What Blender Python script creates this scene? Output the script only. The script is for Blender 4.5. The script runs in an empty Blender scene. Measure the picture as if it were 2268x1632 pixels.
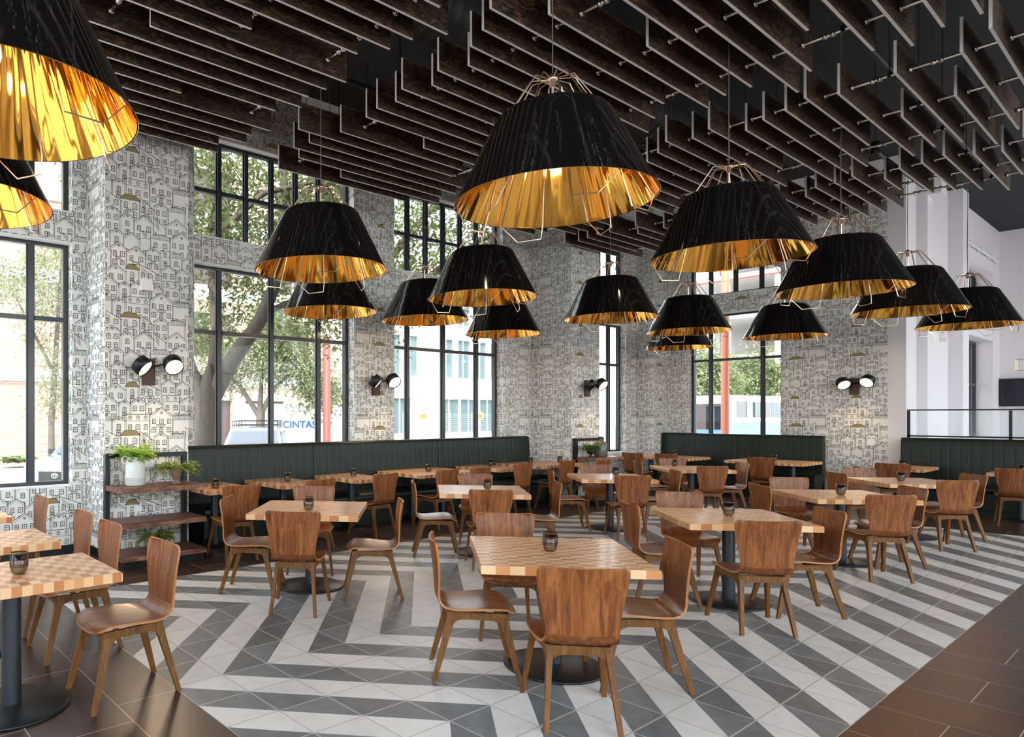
import bpy, math, random
import numpy as np
from mathutils import Vector, Matrix
R = math.radians
random.seed(7)
SC = bpy.context.scene
COL = SC.collection

# ------------------------------------------------------------------ camera, world, sun, exposure
cam_d = bpy.data.cameras.new('camera')
cam = bpy.data.objects.new('camera', cam_d); COL.objects.link(cam)
cam.location = (0, 0, 1.66); cam.rotation_euler = (R(90), 0, R(52.8166 - 90))
cam_d.sensor_width = 36; cam_d.lens = 36 * 1510.1 / 2268
cam_d.shift_x = (1134 - 730.13) / 2268; cam_d.shift_y = (919.06 - 816) / 2268
cam_d.clip_end = 400; cam_d.clip_start = .05
SC.camera = cam
w = bpy.data.worlds.new('sky'); SC.world = w; w.use_nodes = True
nt = w.node_tree; bg = nt.nodes['Background']
sky = nt.nodes.new('ShaderNodeTexSky'); sky.sky_type = 'NISHITA'; sky.sun_disc = False
sky.sun_elevation = R(48); sky.sun_rotation = R(200); sky.air_density = 1.0; sky.dust_density = 2.5; sky.ozone_density = 1.0
mixw = nt.nodes.new('ShaderNodeMixRGB'); mixw.inputs['Fac'].default_value = .62
mixw.inputs['Color2'].default_value = (6.2, 6.4, 6.7, 1)
nt.links.new(sky.outputs[0], mixw.inputs['Color1']); nt.links.new(mixw.outputs[0], bg.inputs[0])
bg.inputs[1].default_value = .55
sd = bpy.data.lights.new('sun', 'SUN'); sd.energy = 3.6; sd.angle = R(.6); sd.color = (1, .95, .88)
sun = bpy.data.objects.new('sun', sd); COL.objects.link(sun)
sun.rotation_euler = Vector((.50, .42, -.76)).to_track_quat('-Z', 'Y').to_euler(); sun.location = (-6, -6, 14)
SC.view_settings.view_transform = 'Standard'; SC.view_settings.look = 'None'
SC.view_settings.exposure = .8; SC.view_settings.gamma = 1.0
SC.view_settings.use_curve_mapping = False
SC.cycles.max_bounces = 8; SC.cycles.diffuse_bounces = 5; SC.cycles.glossy_bounces = 4
SC.cycles.transmission_bounces = 6; SC.cycles.transparent_max_bounces = 12
SC.cycles.caustics_reflective = False; SC.cycles.caustics_refractive = False
SC.cycles.sample_clamp_indirect = 6.0; SC.cycles.use_denoising = True

# ------------------------------------------------------------------ materials
def mat(name, col, rough=.5, metal=0., coat=0., spec=.5, emit=None, es=0., trans=0., bump=None):
    m = bpy.data.materials.new(name); m.use_nodes = True
    b = m.node_tree.nodes['Principled BSDF']
    b.inputs['Base Color'].default_value = (*col, 1); b.inputs['Roughness'].default_value = rough
    b.inputs['Metallic'].default_value = metal; b.inputs['Coat Weight'].default_value = coat
    b.inputs['Coat Roughness'].default_value = .1; b.inputs['Specular IOR Level'].default_value = spec
    b.inputs['Transmission Weight'].default_value = trans
    if emit: b.inputs['Emission Color'].default_value = (*emit, 1); b.inputs['Emission Strength'].default_value = es
    return m
class NT:
    def __init__(s, m): s.t = m.node_tree; s.b = s.t.nodes['Principled BSDF']
    def n(s, typ, **kw):
        n = s.t.nodes.new(typ)
        for k, v in kw.items(): setattr(n, k, v)
        return n
    def l(s, a, b): s.t.links.new(a, b)
    def put(s, sock, v):
        if isinstance(v, (int, float)): sock.default_value = v
        elif isinstance(v, tuple): sock.default_value = (*v, 1) if len(v) == 3 and sock.type == 'RGBA' else v
        else: s.l(v, sock)
    def m(s, op, a, b=0., c=0.):
        n = s.n('ShaderNodeMath', operation=op)
        for i, v in enumerate((a, b, c)): s.put(n.inputs[i], v)
        return n.outputs[0]
    def mix(s, f, a, b, mode='MIX'):
        n = s.n('ShaderNodeMixRGB', blend_type=mode); s.put(n.inputs[0], f); s.put(n.inputs[1], a); s.put(n.inputs[2], b); return n.outputs[0]
    def pos(s, kind='Object'):
        if kind == 'World': return s.n('ShaderNodeNewGeometry').outputs['Position']
        return s.n('ShaderNodeTexCoord').outputs[kind]
    def xyz(s, v):
        n = s.n('ShaderNodeSeparateXYZ'); s.l(v, n.inputs[0]); return n.outputs
    def comb(s, x, y, z):
        n = s.n('ShaderNodeCombineXYZ')
        for i, v in enumerate((x, y, z)): s.put(n.inputs[i], v)
        return n.outputs[0]
    def scale(s, v, sc):
        n = s.n('ShaderNodeVectorMath', operation='MULTIPLY'); s.l(v, n.inputs[0]); n.inputs[1].default_value = sc; return n.outputs[0]
    def noise(s, v, sc=5., det=3., rough=.5, dist=0.):
        n = s.n('ShaderNodeTexNoise'); s.l(v, n.inputs['Vector']); n.inputs['Scale'].default_value = sc
        n.inputs['Detail'].default_value = det; n.inputs['Roughness'].default_value = rough; n.inputs['Distortion'].default_value = dist
        return n.outputs['Fac']
    def white(s, v):
        n = s.n('ShaderNodeTexWhiteNoise'); s.l(v, n.inputs['Vector']); return n.outputs['Value']
    def ramp(s, f, stops):
        n = s.n('ShaderNodeValToRGB'); s.l(f, n.inputs[0]); e = n.color_ramp.elements
        while len(e) < len(stops): e.new(.5)
        for i, (p, c) in enumerate(stops): e[i].position = p; e[i].color = (*c, 1)
        return n.outputs[0]
    def bump(s, h, st=.2, d=.01):
        n = s.n('ShaderNodeBump'); s.l(h, n.inputs['Height']); n.inputs['Strength'].default_value = st; n.inputs['Distance'].default_value = d
        s.l(n.outputs[0], s.b.inputs['Normal'])
    def col(s, c): s.put(s.b.inputs['Base Color'], c)

M = {}
def wood(name, c1, c2, c3, rough=.35, coat=.3, stretch=(1, 1, 1), sc=6., kind='Object'):
    m = mat(name, c2, rough, coat=coat, spec=.3); t = NT(m)
    oi = t.n('ShaderNodeObjectInfo').outputs['Random']
    p = t.pos(kind)
    off = t.n('ShaderNodeVectorMath', operation='ADD'); t.l(p, off.inputs[0]); t.l(t.comb(t.m('MULTIPLY', oi, 7.3), t.m('MULTIPLY', oi, 3.1), 0.), off.inputs[1])
    v = t.scale(off.outputs[0], stretch)
    a = t.noise(v, sc, 5, .6, 1.2); f = t.noise(v, sc * 9, 3, .6)
    x = t.m('ADD', t.m('MULTIPLY', a, .8), t.m('MULTIPLY', f, .3))
    t.col(t.ramp(x, [(.33, c1), (.52, c2), (.72, c3)]))
    M[name] = m; return m
wood('walnut', (.050, .014, .004), (.165, .052, .014), (.31, .115, .034), .36, .05, (7, 7, .55), 3.2)
wood('walnut_seat', (.050, .014, .004), (.160, .050, .014), (.29, .105, .034), .32, .08, (.55, 7, 7), 3.2)
wood('ply_edge', (.22, .085, .025), (.36, .15, .05), (.46, .22, .085), .45, .0, (1, 1, 30), 5)
wood('leg_wood', (.055, .021, .004), (.125, .050, .010), (.20, .085, .019), .5, .0, (9, 9, .8), 3)
wood('shelf_wood', (.035, .016, .011), (.12, .05, .034), (.30, .14, .09), .5, .1, (.7, 6, 6), 3)
M['black_metal'] = mat('black_metal', (.02, .022, .025), .38, .6)
M['post_metal'] = mat('post_metal', (.055, .062, .072), .33, .75)
M['frame_metal'] = mat('frame_metal', (.035, .040, .045), .35, .3, coat=.2)
M['steel'] = mat('steel', (.75, .73, .70), .25, 1.)
M['copper_wire'] = mat('copper_wire', (.80, .62, .50), .28, 1.)
M['cable'] = mat('cable', (.12, .11, .10), .5)
M['white'] = mat('white', (.80, .79, .79), .6)
M['white_wall'] = mat('white_wall', (.78, .75, .77), .8)
M['plaster'] = mat('plaster', (.82, .82, .80), .9)
M['switch_white'] = mat('switch_white', (.85, .84, .86), .4)
M['ceiling_black'] = mat('ceiling_black', (.014, .013, .015), .9)
M['duct'] = mat('duct', (.045, .043, .045), .5, .3)
M['screen'] = mat('screen', (.012, .013, .02), .15)
M['bulb'] = mat('bulb', (1, .8, .5), .3, emit=(1, .60, .25), es=2.5)
M['lamp_glow'] = mat('lamp_glow', (1, .9, .8), .3, emit=(1, .78, .55), es=3.2)
M['spot_glow'] = mat('spot_glow', (1, .8, .6), .3, emit=(1, .62, .38), es=7)
M['wood_plate'] = mat('wood_plate', (.055, .016, .007), .5)
M['gold'] = mat('gold', (1.0, .50, .085), .06, 1.)
t = NT(M['gold']); p = t.xyz(t.pos()); ang = t.m('ARCTAN2', p[1], p[0])
v = t.comb(t.m('MULTIPLY', t.m('COSINE', ang), 5.), t.m('MULTIPLY', t.m('SINE', ang), 5.), t.m('MULTIPLY', p[2], .9))
t.bump(t.noise(v, 1.1, 1, .4, .2), .35, .05)
M['gold_rim'] = mat('gold_rim', (.9, .62, .25), .25, 1.)
M['shade_black'] = mat('shade_black', (.006, .005, .005), .07, coat=.0, spec=.5)
t = NT(M['shade_black']); p = t.xyz(t.pos()); ang = t.m('ARCTAN2', p[1], p[0])
v = t.comb(t.m('MULTIPLY', t.m('COSINE', ang), 9.), t.m('MULTIPLY', t.m('SINE', ang), 9.), t.m('MULTIPLY', p[2], 1.2))
n1 = t.noise(v, 2.2, 3, .55, .6)
ln = t.m('LESS_THAN', t.m('ABSOLUTE', t.m('SUBTRACT', n1, .5)), .004)
n2 = t.noise(v, .7, 2, .5); ln = t.m('MULTIPLY', ln, t.m('GREATER_THAN', n2, .52))
t.col(t.mix(ln, (.006, .005, .005), (.09, .08, .08)))
# green leather
M['leather'] = mat('leather', (.0050, .0125, .0088), .40, coat=.0, spec=.32); t = NT(M['leather'])
t.bump(t.noise(t.pos('World'), 260, 2, .6), .12, .002)
# baffles
M['baffle'] = mat('baffle', (.03, .015, .01), .55); t = NT(M['baffle'])
oi = t.n('ShaderNodeObjectInfo').outputs['Random']; off = t.n('ShaderNodeVectorMath', operation='ADD')
t.l(t.pos(), off.inputs[0]); t.l(t.comb(t.m('MULTIPLY', oi, 31.), t.m('MULTIPLY', oi, 17.), 0.), off.inputs[1])
v = t.scale(off.outputs[0], (1.3, 1., 5.))
g = t.noise(v, 4.5, 6, .65, 2.2); g2 = t.noise(v, 30, 3, .7)
t.col(t.ramp(t.m('ADD', t.m('MULTIPLY', g, .85), t.m('MULTIPLY', g2, .2)), [(.42, (.009, .005, .004)), (.53, (.032, .016, .009)), (.64, (.20, .10, .040))]))
M['baffle_edge'] = mat('baffle_edge', (.36, .33, .31), .7); t = NT(M['baffle_edge'])
t.col(t.mix(t.noise(t.scale(t.pos(), (14, 14, 60)), 6, 4, .7), (.50, .48, .47), (.97, .94, .92)))
# butcher block
M['butcher'] = mat('butcher', (.6, .4, .2), .34, coat=.12); t = NT(M['butcher'])
p = t.xyz(t.pos()); oi = t.n('ShaderNodeObjectInfo').outputs['Random']
iy = t.m('FLOOR', t.m('DIVIDE', p[1], .085)); ix = t.m('FLOOR', t.m('DIVIDE', t.m('ADD', p[0], .0265), .053))
par = t.m('MODULO', t.m('ADD', t.m('ADD', ix, iy), 200.), 2.)
wn = t.white(t.comb(ix, iy, t.m('MULTIPLY', oi, 50.)))
gr = t.noise(t.comb(t.m('MULTIPLY', p[0], 60.), t.m('ADD', t.m('MULTIPLY', p[1], 5.), t.m('MULTIPLY', wn, 40.)), t.m('MULTIPLY', p[2], 5.)), 2.5, 3, .6)
k = t.m('ADD', t.m('ADD', t.m('MULTIPLY', par, .50), t.m('MULTIPLY', wn, .36)), t.m('MULTIPLY', gr, .16))
t.col(t.ramp(k, [(.08, (.42, .15, .045)), (.35, (.56, .25, .095)), (.6, (.67, .38, .18)), (.95, (.76, .53, .32))]))
# carpet of patterned tile and brown tile
X0, Y0, TS = 1.7544, 1.2184, .3338
M['tile_pattern'] = mat('tile_pattern', (.5, .5, .5), .38); t = NT(M['tile_pattern'])
p = t.xyz(t.pos('World')); u = t.m('DIVIDE', t.m('SUBTRACT', p[0], X0), TS); vv = t.m('DIVIDE', t.m('SUBTRACT', p[1], Y0), TS)
pp = t.m('PINGPONG', vv, 4.)
dark = t.m('MODULO', t.m('FLOOR', t.m('ADD', t.m('SUBTRACT', u, pp), 20.)), 2.)
cell = t.comb(t.m('FLOOR', u), t.m('FLOOR', vv), dark); wn = t.white(cell)
mot = t.noise(t.pos('World'), 9, 5, .7); fine = t.noise(t.pos('World'), 90, 3, .7)
kk = t.m('ADD', t.m('MULTIPLY', mot, .7), t.m('ADD', t.m('MULTIPLY', wn, .22), t.m('MULTIPLY', fine, .15)))
dc = t.ramp(kk, [(.3, (.080, .090, .095)), (.75, (.20, .212, .218))]); lc = t.ramp(kk, [(.3, (.54, .53, .50)), (.75, (.70, .68, .65))])
base = t.mix(dark, lc, dc)
def edge(t, q, wd):
    f = t.m('FRACT', q); return t.m('GREATER_THAN', t.m('ABSOLUTE', t.m('SUBTRACT', f, .5)), .5 - wd)
gm = t.m('MAXIMUM', edge(t, u, .0135), edge(t, vv, .0135))
t.col(t.mix(gm, base, t.mix(dark, (.42, .40, .37), (.42, .41, .385))))
t.put(t.b.inputs['Roughness'], t.m('ADD', .31, t.m('MULTIPLY', mot, .22)))
t.bump(t.m('SUBTRACT', 1., gm), .25, .004)
M['tile_brown'] = mat('tile_brown', (.05, .03, .02), .28); t = NT(M['tile_brown'])
p = t.xyz(t.pos('World')); u = t.m('DIVIDE', t.m('SUBTRACT', p[0], 4.349), .4935); c = t.m('FLOOR', u)
odd = t.m('MODULO', t.m('ADD', c, 100.), 2.)
vv = t.m('DIVIDE', t.m('SUBTRACT', p[1], t.m('SUBTRACT', .90, t.m('MULTIPLY', odd, .25))), .98)
wn = t.white(t.comb(c, t.m('FLOOR', vv), 0.)); mot = t.noise(t.scale(t.pos('World'), (1., .7, 1.)), 2.5, 4, .55); m2 = t.noise(t.pos('World'), 45, 3, .6)
kk = t.m('ADD', t.m('MULTIPLY', mot, .75), t.m('ADD', t.m('MULTIPLY', wn, .18), t.m('MULTIPLY', m2, .15)))
bs = t.ramp(kk, [(.30, (.020, .012, .010)), (.55, (.040, .021, .015)), (.85, (.095, .046, .026))])
gm = t.m('MAXIMUM', edge(t, u, .006), edge(t, vv, .0032))
t.col(t.mix(gm, bs, (.36, .27, .22))); t.put(t.b.inputs['Roughness'], t.m('ADD', .285, t.m('MULTIPLY', mot, .06)))
# wallpaper
M['wallpaper'] = mat('wallpaper', (.72, .71, .66), .75); t = NT(M['wallpaper'])
t.col(t.mix(t.noise(t.pos('World'), 60, 3, .7), (.74, .73, .69), (.82, .81, .77)))
M['ink'] = mat('ink', (.035, .030, .028), .8)
M['roof_ink'] = mat('roof_ink', (.26, .20, .07), .55)
# glass
def glassy(name, tint=(1, 1, 1), ior=1.45, extra=0.):
    m = bpy.data.materials.new(name); m.use_nodes = True; nt = m.node_tree; nt.nodes.clear()
    o = nt.nodes.new('ShaderNodeOutputMaterial'); mx = nt.nodes.new('ShaderNodeMixShader')
    tr = nt.nodes.new('ShaderNodeBsdfTransparent'); tr.inputs[0].default_value = (*tint, 1)
    gl = nt.nodes.new('ShaderNodeBsdfGlossy'); gl.inputs['Roughness'].default_value = .02
    lw = nt.nodes.new('ShaderNodeLayerWeight'); lw.inputs[0].default_value = .5
    pw = nt.nodes.new('ShaderNodeMath'); pw.operation = 'POWER'; pw.inputs[1].default_value = 5.; nt.links.new(lw.outputs['Facing'], pw.inputs[0])
    f0 = ((ior - 1) / (ior + 1)) ** 2 + extra
    ad = nt.nodes.new('ShaderNodeMath'); ad.operation = 'MULTIPLY_ADD'; nt.links.new(pw.outputs[0], ad.inputs[0]); ad.inputs[1].default_value = .8; ad.inputs[2].default_value = f0
    nt.links.new(ad.outputs[0], mx.inputs[0]); nt.links.new(tr.outputs[0], mx.inputs[1]); nt.links.new(gl.outputs[0], mx.inputs[2]); nt.links.new(mx.outputs[0], o.inputs[0])
    M[name] = m
glassy('glass', (.97, .99, .985), 1.25); glassy('smoke_glass', (.66, .60, .53), 1.45, .02); glassy('car_glass', (.10, .16, .20), 1.5, .15)
# plants / outside
def leafm(name, a, b, tr=.25):
    m = mat(name, a, .55); t = NT(m); t.col(t.mix(t.white(t.n('ShaderNodeNewGeometry').outputs['True Normal']), a, b))
    o = [n for n in m.node_tree.nodes if n.type == 'OUTPUT_MATERIAL'][0]
    tl = t.n('ShaderNodeBsdfTranslucent'); tl.inputs[0].default_value = (*b, 1)
    mx = t.n('ShaderNodeMixShader'); mx.inputs[0].default_value = tr; t.l(t.b.outputs[0], mx.inputs[1]); t.l(tl.outputs[0], mx.inputs[2]); t.l(mx.outputs[0], o.inputs[0])
    M[name] = m
leafm('fern_leaf', (.25, .44, .06), (.46, .66, .16), .4); leafm('ivy_leaf', (.20, .30, .05), (.42, .48, .14)); leafm('dark_leaf', (.06, .17, .03), (.16, .33, .08))
leafm('tree_leaf', (.09, .13, .04), (.24, .28, .11), .35); leafm('tree_leaf_pale', (.13, .18, .07), (.30, .34, .17), .35); leafm('hedge_leaf', (.16, .22, .10), (.30, .36, .18))
M['bark'] = mat('bark', (.18, .15, .12), .9); t = NT(M['bark']); bn = t.noise(t.scale(t.pos('World'), (6, 6, 1.5)), 4, 5, .7)
t.col(t.mix(bn, (.03, .025, .02), (.19, .155, .125))); t.bump(bn, .6, .03)
M['ceramic'] = mat('ceramic', (.60, .61, .59), .35, coat=.3)
M['terracotta'] = mat('terracotta', (.22, .12, .09), .8)
M['bottle'] = mat('bottle', (.10, .085, .07), .35, coat=.2)
M['soil'] = mat('soil', (.04, .03, .02), .95)
M['asphalt'] = mat('asphalt', (.42, .41, .40), .9)
M['sidewalk'] = mat('sidewalk', (.60, .58, .55), .9)
M['brick'] = mat('brick', (.5, .3, .22), .9); t = NT(M['brick'])
bt = t.n('ShaderNodeTexBrick'); p = t.xyz(t.pos('World')); t.l(t.comb(p[0], p[2], 0.), bt.inputs['Vector'])
bt.inputs['Scale'].default_value = 1.; bt.inputs['Brick Width'].default_value = .42; bt.inputs['Row Height'].default_value = .16; bt.inputs['Mortar Size'].default_value = .018
bt.inputs['Color1'].default_value = (.37, .22, .17, 1); bt.inputs['Color2'].default_value = (.45, .29, .23, 1); bt.inputs['Mortar'].default_value = (.50, .43, .38, 1)
t.l(bt.outputs[0], t.b.inputs['Base Color'])
M['stone'] = mat('stone', (.72, .70, .67), .85)
M['concrete'] = mat('concrete', (.55, .53, .50), .9)
M['bldg_window'] = mat('bldg_window', (.10, .15, .16), .15, coat=.3)
M['dark_door'] = mat('dark_door', (.07, .045, .045), .5)
M['car_silver'] = mat('car_silver', (.30, .36, .42), .22, .5, coat=.6)
M['car_white'] = mat('car_white', (.85, .86, .87), .25, coat=.6)
M['bus_blue'] = mat('bus_blue', (.10, .20, .36), .3, coat=.5)
M['rubber'] = mat('rubber', (.03, .03, .03), .8)
M['headlight'] = mat('headlight', (.8, .8, .8), .1, .4)
M['sign_blue'] = mat('sign_blue', (.05, .16, .42), .6)
M['pole_orange'] = mat('pole_orange', (.55, .16, .08), .5)
M['pole_red'] = mat('pole_red', (.40, .05, .04), .5)
M['sign_teal'] = mat('sign_teal', (.10, .32, .38), .5)
M['sign_yellow'] = mat('sign_yellow', (.75, .5, .12), .5)
M['grey_paint'] = mat('grey_paint', (.30, .32, .34), .6)
M['speaker_white'] = mat('speaker_white', (.82, .82, .84), .5)
def brass(): M['brass'] = mat('brass', (.75, .55, .25), .3, 1.)
brass()

# ------------------------------------------------------------------ mesh builder
class MB:
    def __init__(s): s.v = []; s.f = []; s.m = []; s.s = []
    def add(s, vs, fs, mi=0, sm=False):
        o = len(s.v); s.v.extend([tuple(x) for x in vs])
        for f in fs: s.f.append(tuple(i + o for i in f)); s.m.append(mi); s.s.append(sm)
    def box(s, a, b, mi=0, mx=None, faces=None):
        x0, y0, z0 = a; x1, y1, z1 = b
        vs = [(x0, y0, z0), (x1, y0, z0), (x1, y1, z0), (x0, y1, z0), (x0, y0, z1), (x1, y0, z1), (x1, y1, z1), (x0, y1, z1)]
        if mx is not None: vs = [mx @ Vector(v) for v in vs]
        fs = [(0, 3, 2, 1), (4, 5, 6, 7), (0, 1, 5, 4), (1, 2, 6, 5), (2, 3, 7, 6), (3, 0, 4, 7)]
        if isinstance(mi, int): s.add(vs, fs, mi)
        else:
            o = len(s.v); s.v.extend([tuple(v) for v in vs])
            for f, q in zip(fs, mi): s.f.append(tuple(i + o for i in f)); s.m.append(q); s.s.append(False)
    def hexa(s, bot, top, mi=0):
        s.add(list(bot) + list(top), [(3, 2, 1, 0), (4, 5, 6, 7), (0, 1, 5, 4), (1, 2, 6, 5), (2, 3, 7, 6), (3, 0, 4, 7)], mi)
    def lathe(s, prof, n=24, c=(0, 0, 0), mi=0, sm=True, mx=None, cap=True):
        vs = []
        for r, z in prof:
            for k in range(n):
                a = 2 * math.pi * k / n; p = Vector((c[0] + r * math.cos(a), c[1] + r * math.sin(a), c[2] + z))
                vs.append(mx @ p if mx is not None else p)
        fs = []
        for i in range(len(prof) - 1):
            for k in range(n): fs.append((i * n + k, i * n + (k + 1) % n, (i + 1) * n + (k + 1) % n, (i + 1) * n + k))
        s.add(vs, fs, mi, sm)
        if cap:
            if prof[0][0] > 1e-4: s.add(vs[:n], [tuple(reversed(range(n)))], mi)
            if prof[-1][0] > 1e-4: s.add(vs[-n:], [tuple(range(n))], mi)
    def tube(s, pts, r, n=6, mi=0, sm=True):
        pts = [Vector(p) for p in pts]; rs = r if isinstance(r, (list, tuple)) else [r] * len(pts)
        vs = []; up0 = None
        for i, p in enumerate(pts):
            d = (pts[min(i + 1, len(pts) - 1)] - pts[max(i - 1, 0)]).normalized()
            if up0 is None: up0 = Vector((0, 0, 1)) if abs(d.z) < .9 else Vector((1, 0, 0))
            a = d.cross(up0).normalized(); b = a.cross(d).normalized(); up0 = b
            for k in range(n):
                t = 2 * math.pi * k / n; vs.append(p + (a * math.cos(t) + b * math.sin(t)) * rs[i])
        fs = [(i * n + k, i * n + (k + 1) % n, (i + 1) * n + (k + 1) % n, (i + 1) * n + k) for i in range(len(pts) - 1) for k in range(n)]
        s.add(vs, fs, mi, sm); m = len(pts) - 1
        s.add(vs[:n], [tuple(reversed(range(n)))], mi); s.add(vs[-n:], [tuple(range(n))], mi)
    def prism(s, poly, a0, a1, axis='y', mi=0, mx=None):
        n = len(poly)
        def P(u, v, a):
            q = Vector((u, a, v)) if axis == 'y' else (Vector((a, u, v)) if axis == 'x' else Vector((u, v, a)))
            return mx @ q if mx is not None else q
        vs = [P(u, v, a0) for u, v in poly] + [P(u, v, a1) for u, v in poly]
        fs = [tuple(range(n)), tuple(reversed(range(n, 2 * n)))] + [(i, i + n, (i + 1) % n + n, (i + 1) % n) for i in range(n)]
        s.add(vs, fs, mi)
    def build(s, name, mats, parent=None, loc=None, fix=True):
        me = bpy.data.meshes.new(name)
        me.from_pydata(s.v, [], s.f)
        me.polygons.foreach_set('material_index', s.m); me.polygons.foreach_set('use_smooth', s.s)
        for q in (mats if isinstance(mats, (list, tuple)) else [mats]): me.materials.append(M[q])
        me.update()
        if fix:
            import bmesh
            bm = bmesh.new(); bm.from_mesh(me); bmesh.ops.recalc_face_normals(bm, faces=bm.faces); bm.to_mesh(me); bm.free()
        o = bpy.data.objects.new(name, me); COL.objects.link(o)
        if parent: o.parent = parent
        if loc: o.location = loc
        return o
def tag(o, label=None, cat=None, group=None, kind=None):
    if label: o['label'] = label
    if cat: o['category'] = cat
    if group: o['group'] = group
    if kind: o['kind'] = kind
    return o
def thing(name, label, cat, loc=(0, 0, 0), rz=0, group=None):
    o = bpy.data.objects.new(name, None); COL.objects.link(o); o.location = loc; o.rotation_euler = (0, 0, rz); o.empty_display_size = .1
    return tag(o, label, cat, group)
KIDS = {}
def dup(root, label, loc, rz=0., group=None, sc=None):
    def cp(o, par):
        c = o.copy(); COL.objects.link(c)
        if par: c.parent = par
        for ch in list(o.children): cp(ch, c)
        return c
    kids = list(root.children)
    r = root.copy(); COL.objects.link(r); r.location = loc; r.rotation_euler = (0, 0, rz)
    for ch in kids: cp(ch, r)
    r['label'] = label
    if group: r['group'] = group
    if sc: r.scale = sc
    return r
class Placer:
    def __init__(s, make): s.make = make; s.first = None
    def __call__(s, label, loc, rz=0., group=None):
        if s.first is None:
            s.first = s.make(); r = s.first; r.location = loc; r.rotation_euler = (0, 0, rz); r['label'] = label
            if group: r['group'] = group
            return r
        return dup(s.first, label, loc, rz, group)
def struct(o): o['kind'] = 'structure'; return o

# ------------------------------------------------------------------ floor and ceiling
ZC = 6.5
b = MB()
PX0, PX1, PY0, PY1 = 1.7544, 13.2, 1.2184, 6.52
for (x0, y0, x1, y1, mi) in ((-3.2, -5.2, 25.3, PY0, 0), (-3.2, PY1, 25.3, 8.85, 0), (-3.2, PY0, PX0, PY1, 0), (PX1, PY0, 25.3, PY1, 0), (PX0, PY0, PX1, PY1, 1)):
    b.add([(x0, y0, 0), (x1, y0, 0), (x1, y1, 0), (x0, y1, 0)], [(0, 1, 2, 3)], mi)
struct(b.build('floor', ['tile_brown', 'tile_pattern'], fix=False))
b = MB(); b.box((-3.3, -5.3, ZC), (25.4, 8.9, ZC + .2)); struct(b.build('ceiling', 'ceiling_black'))

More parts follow.
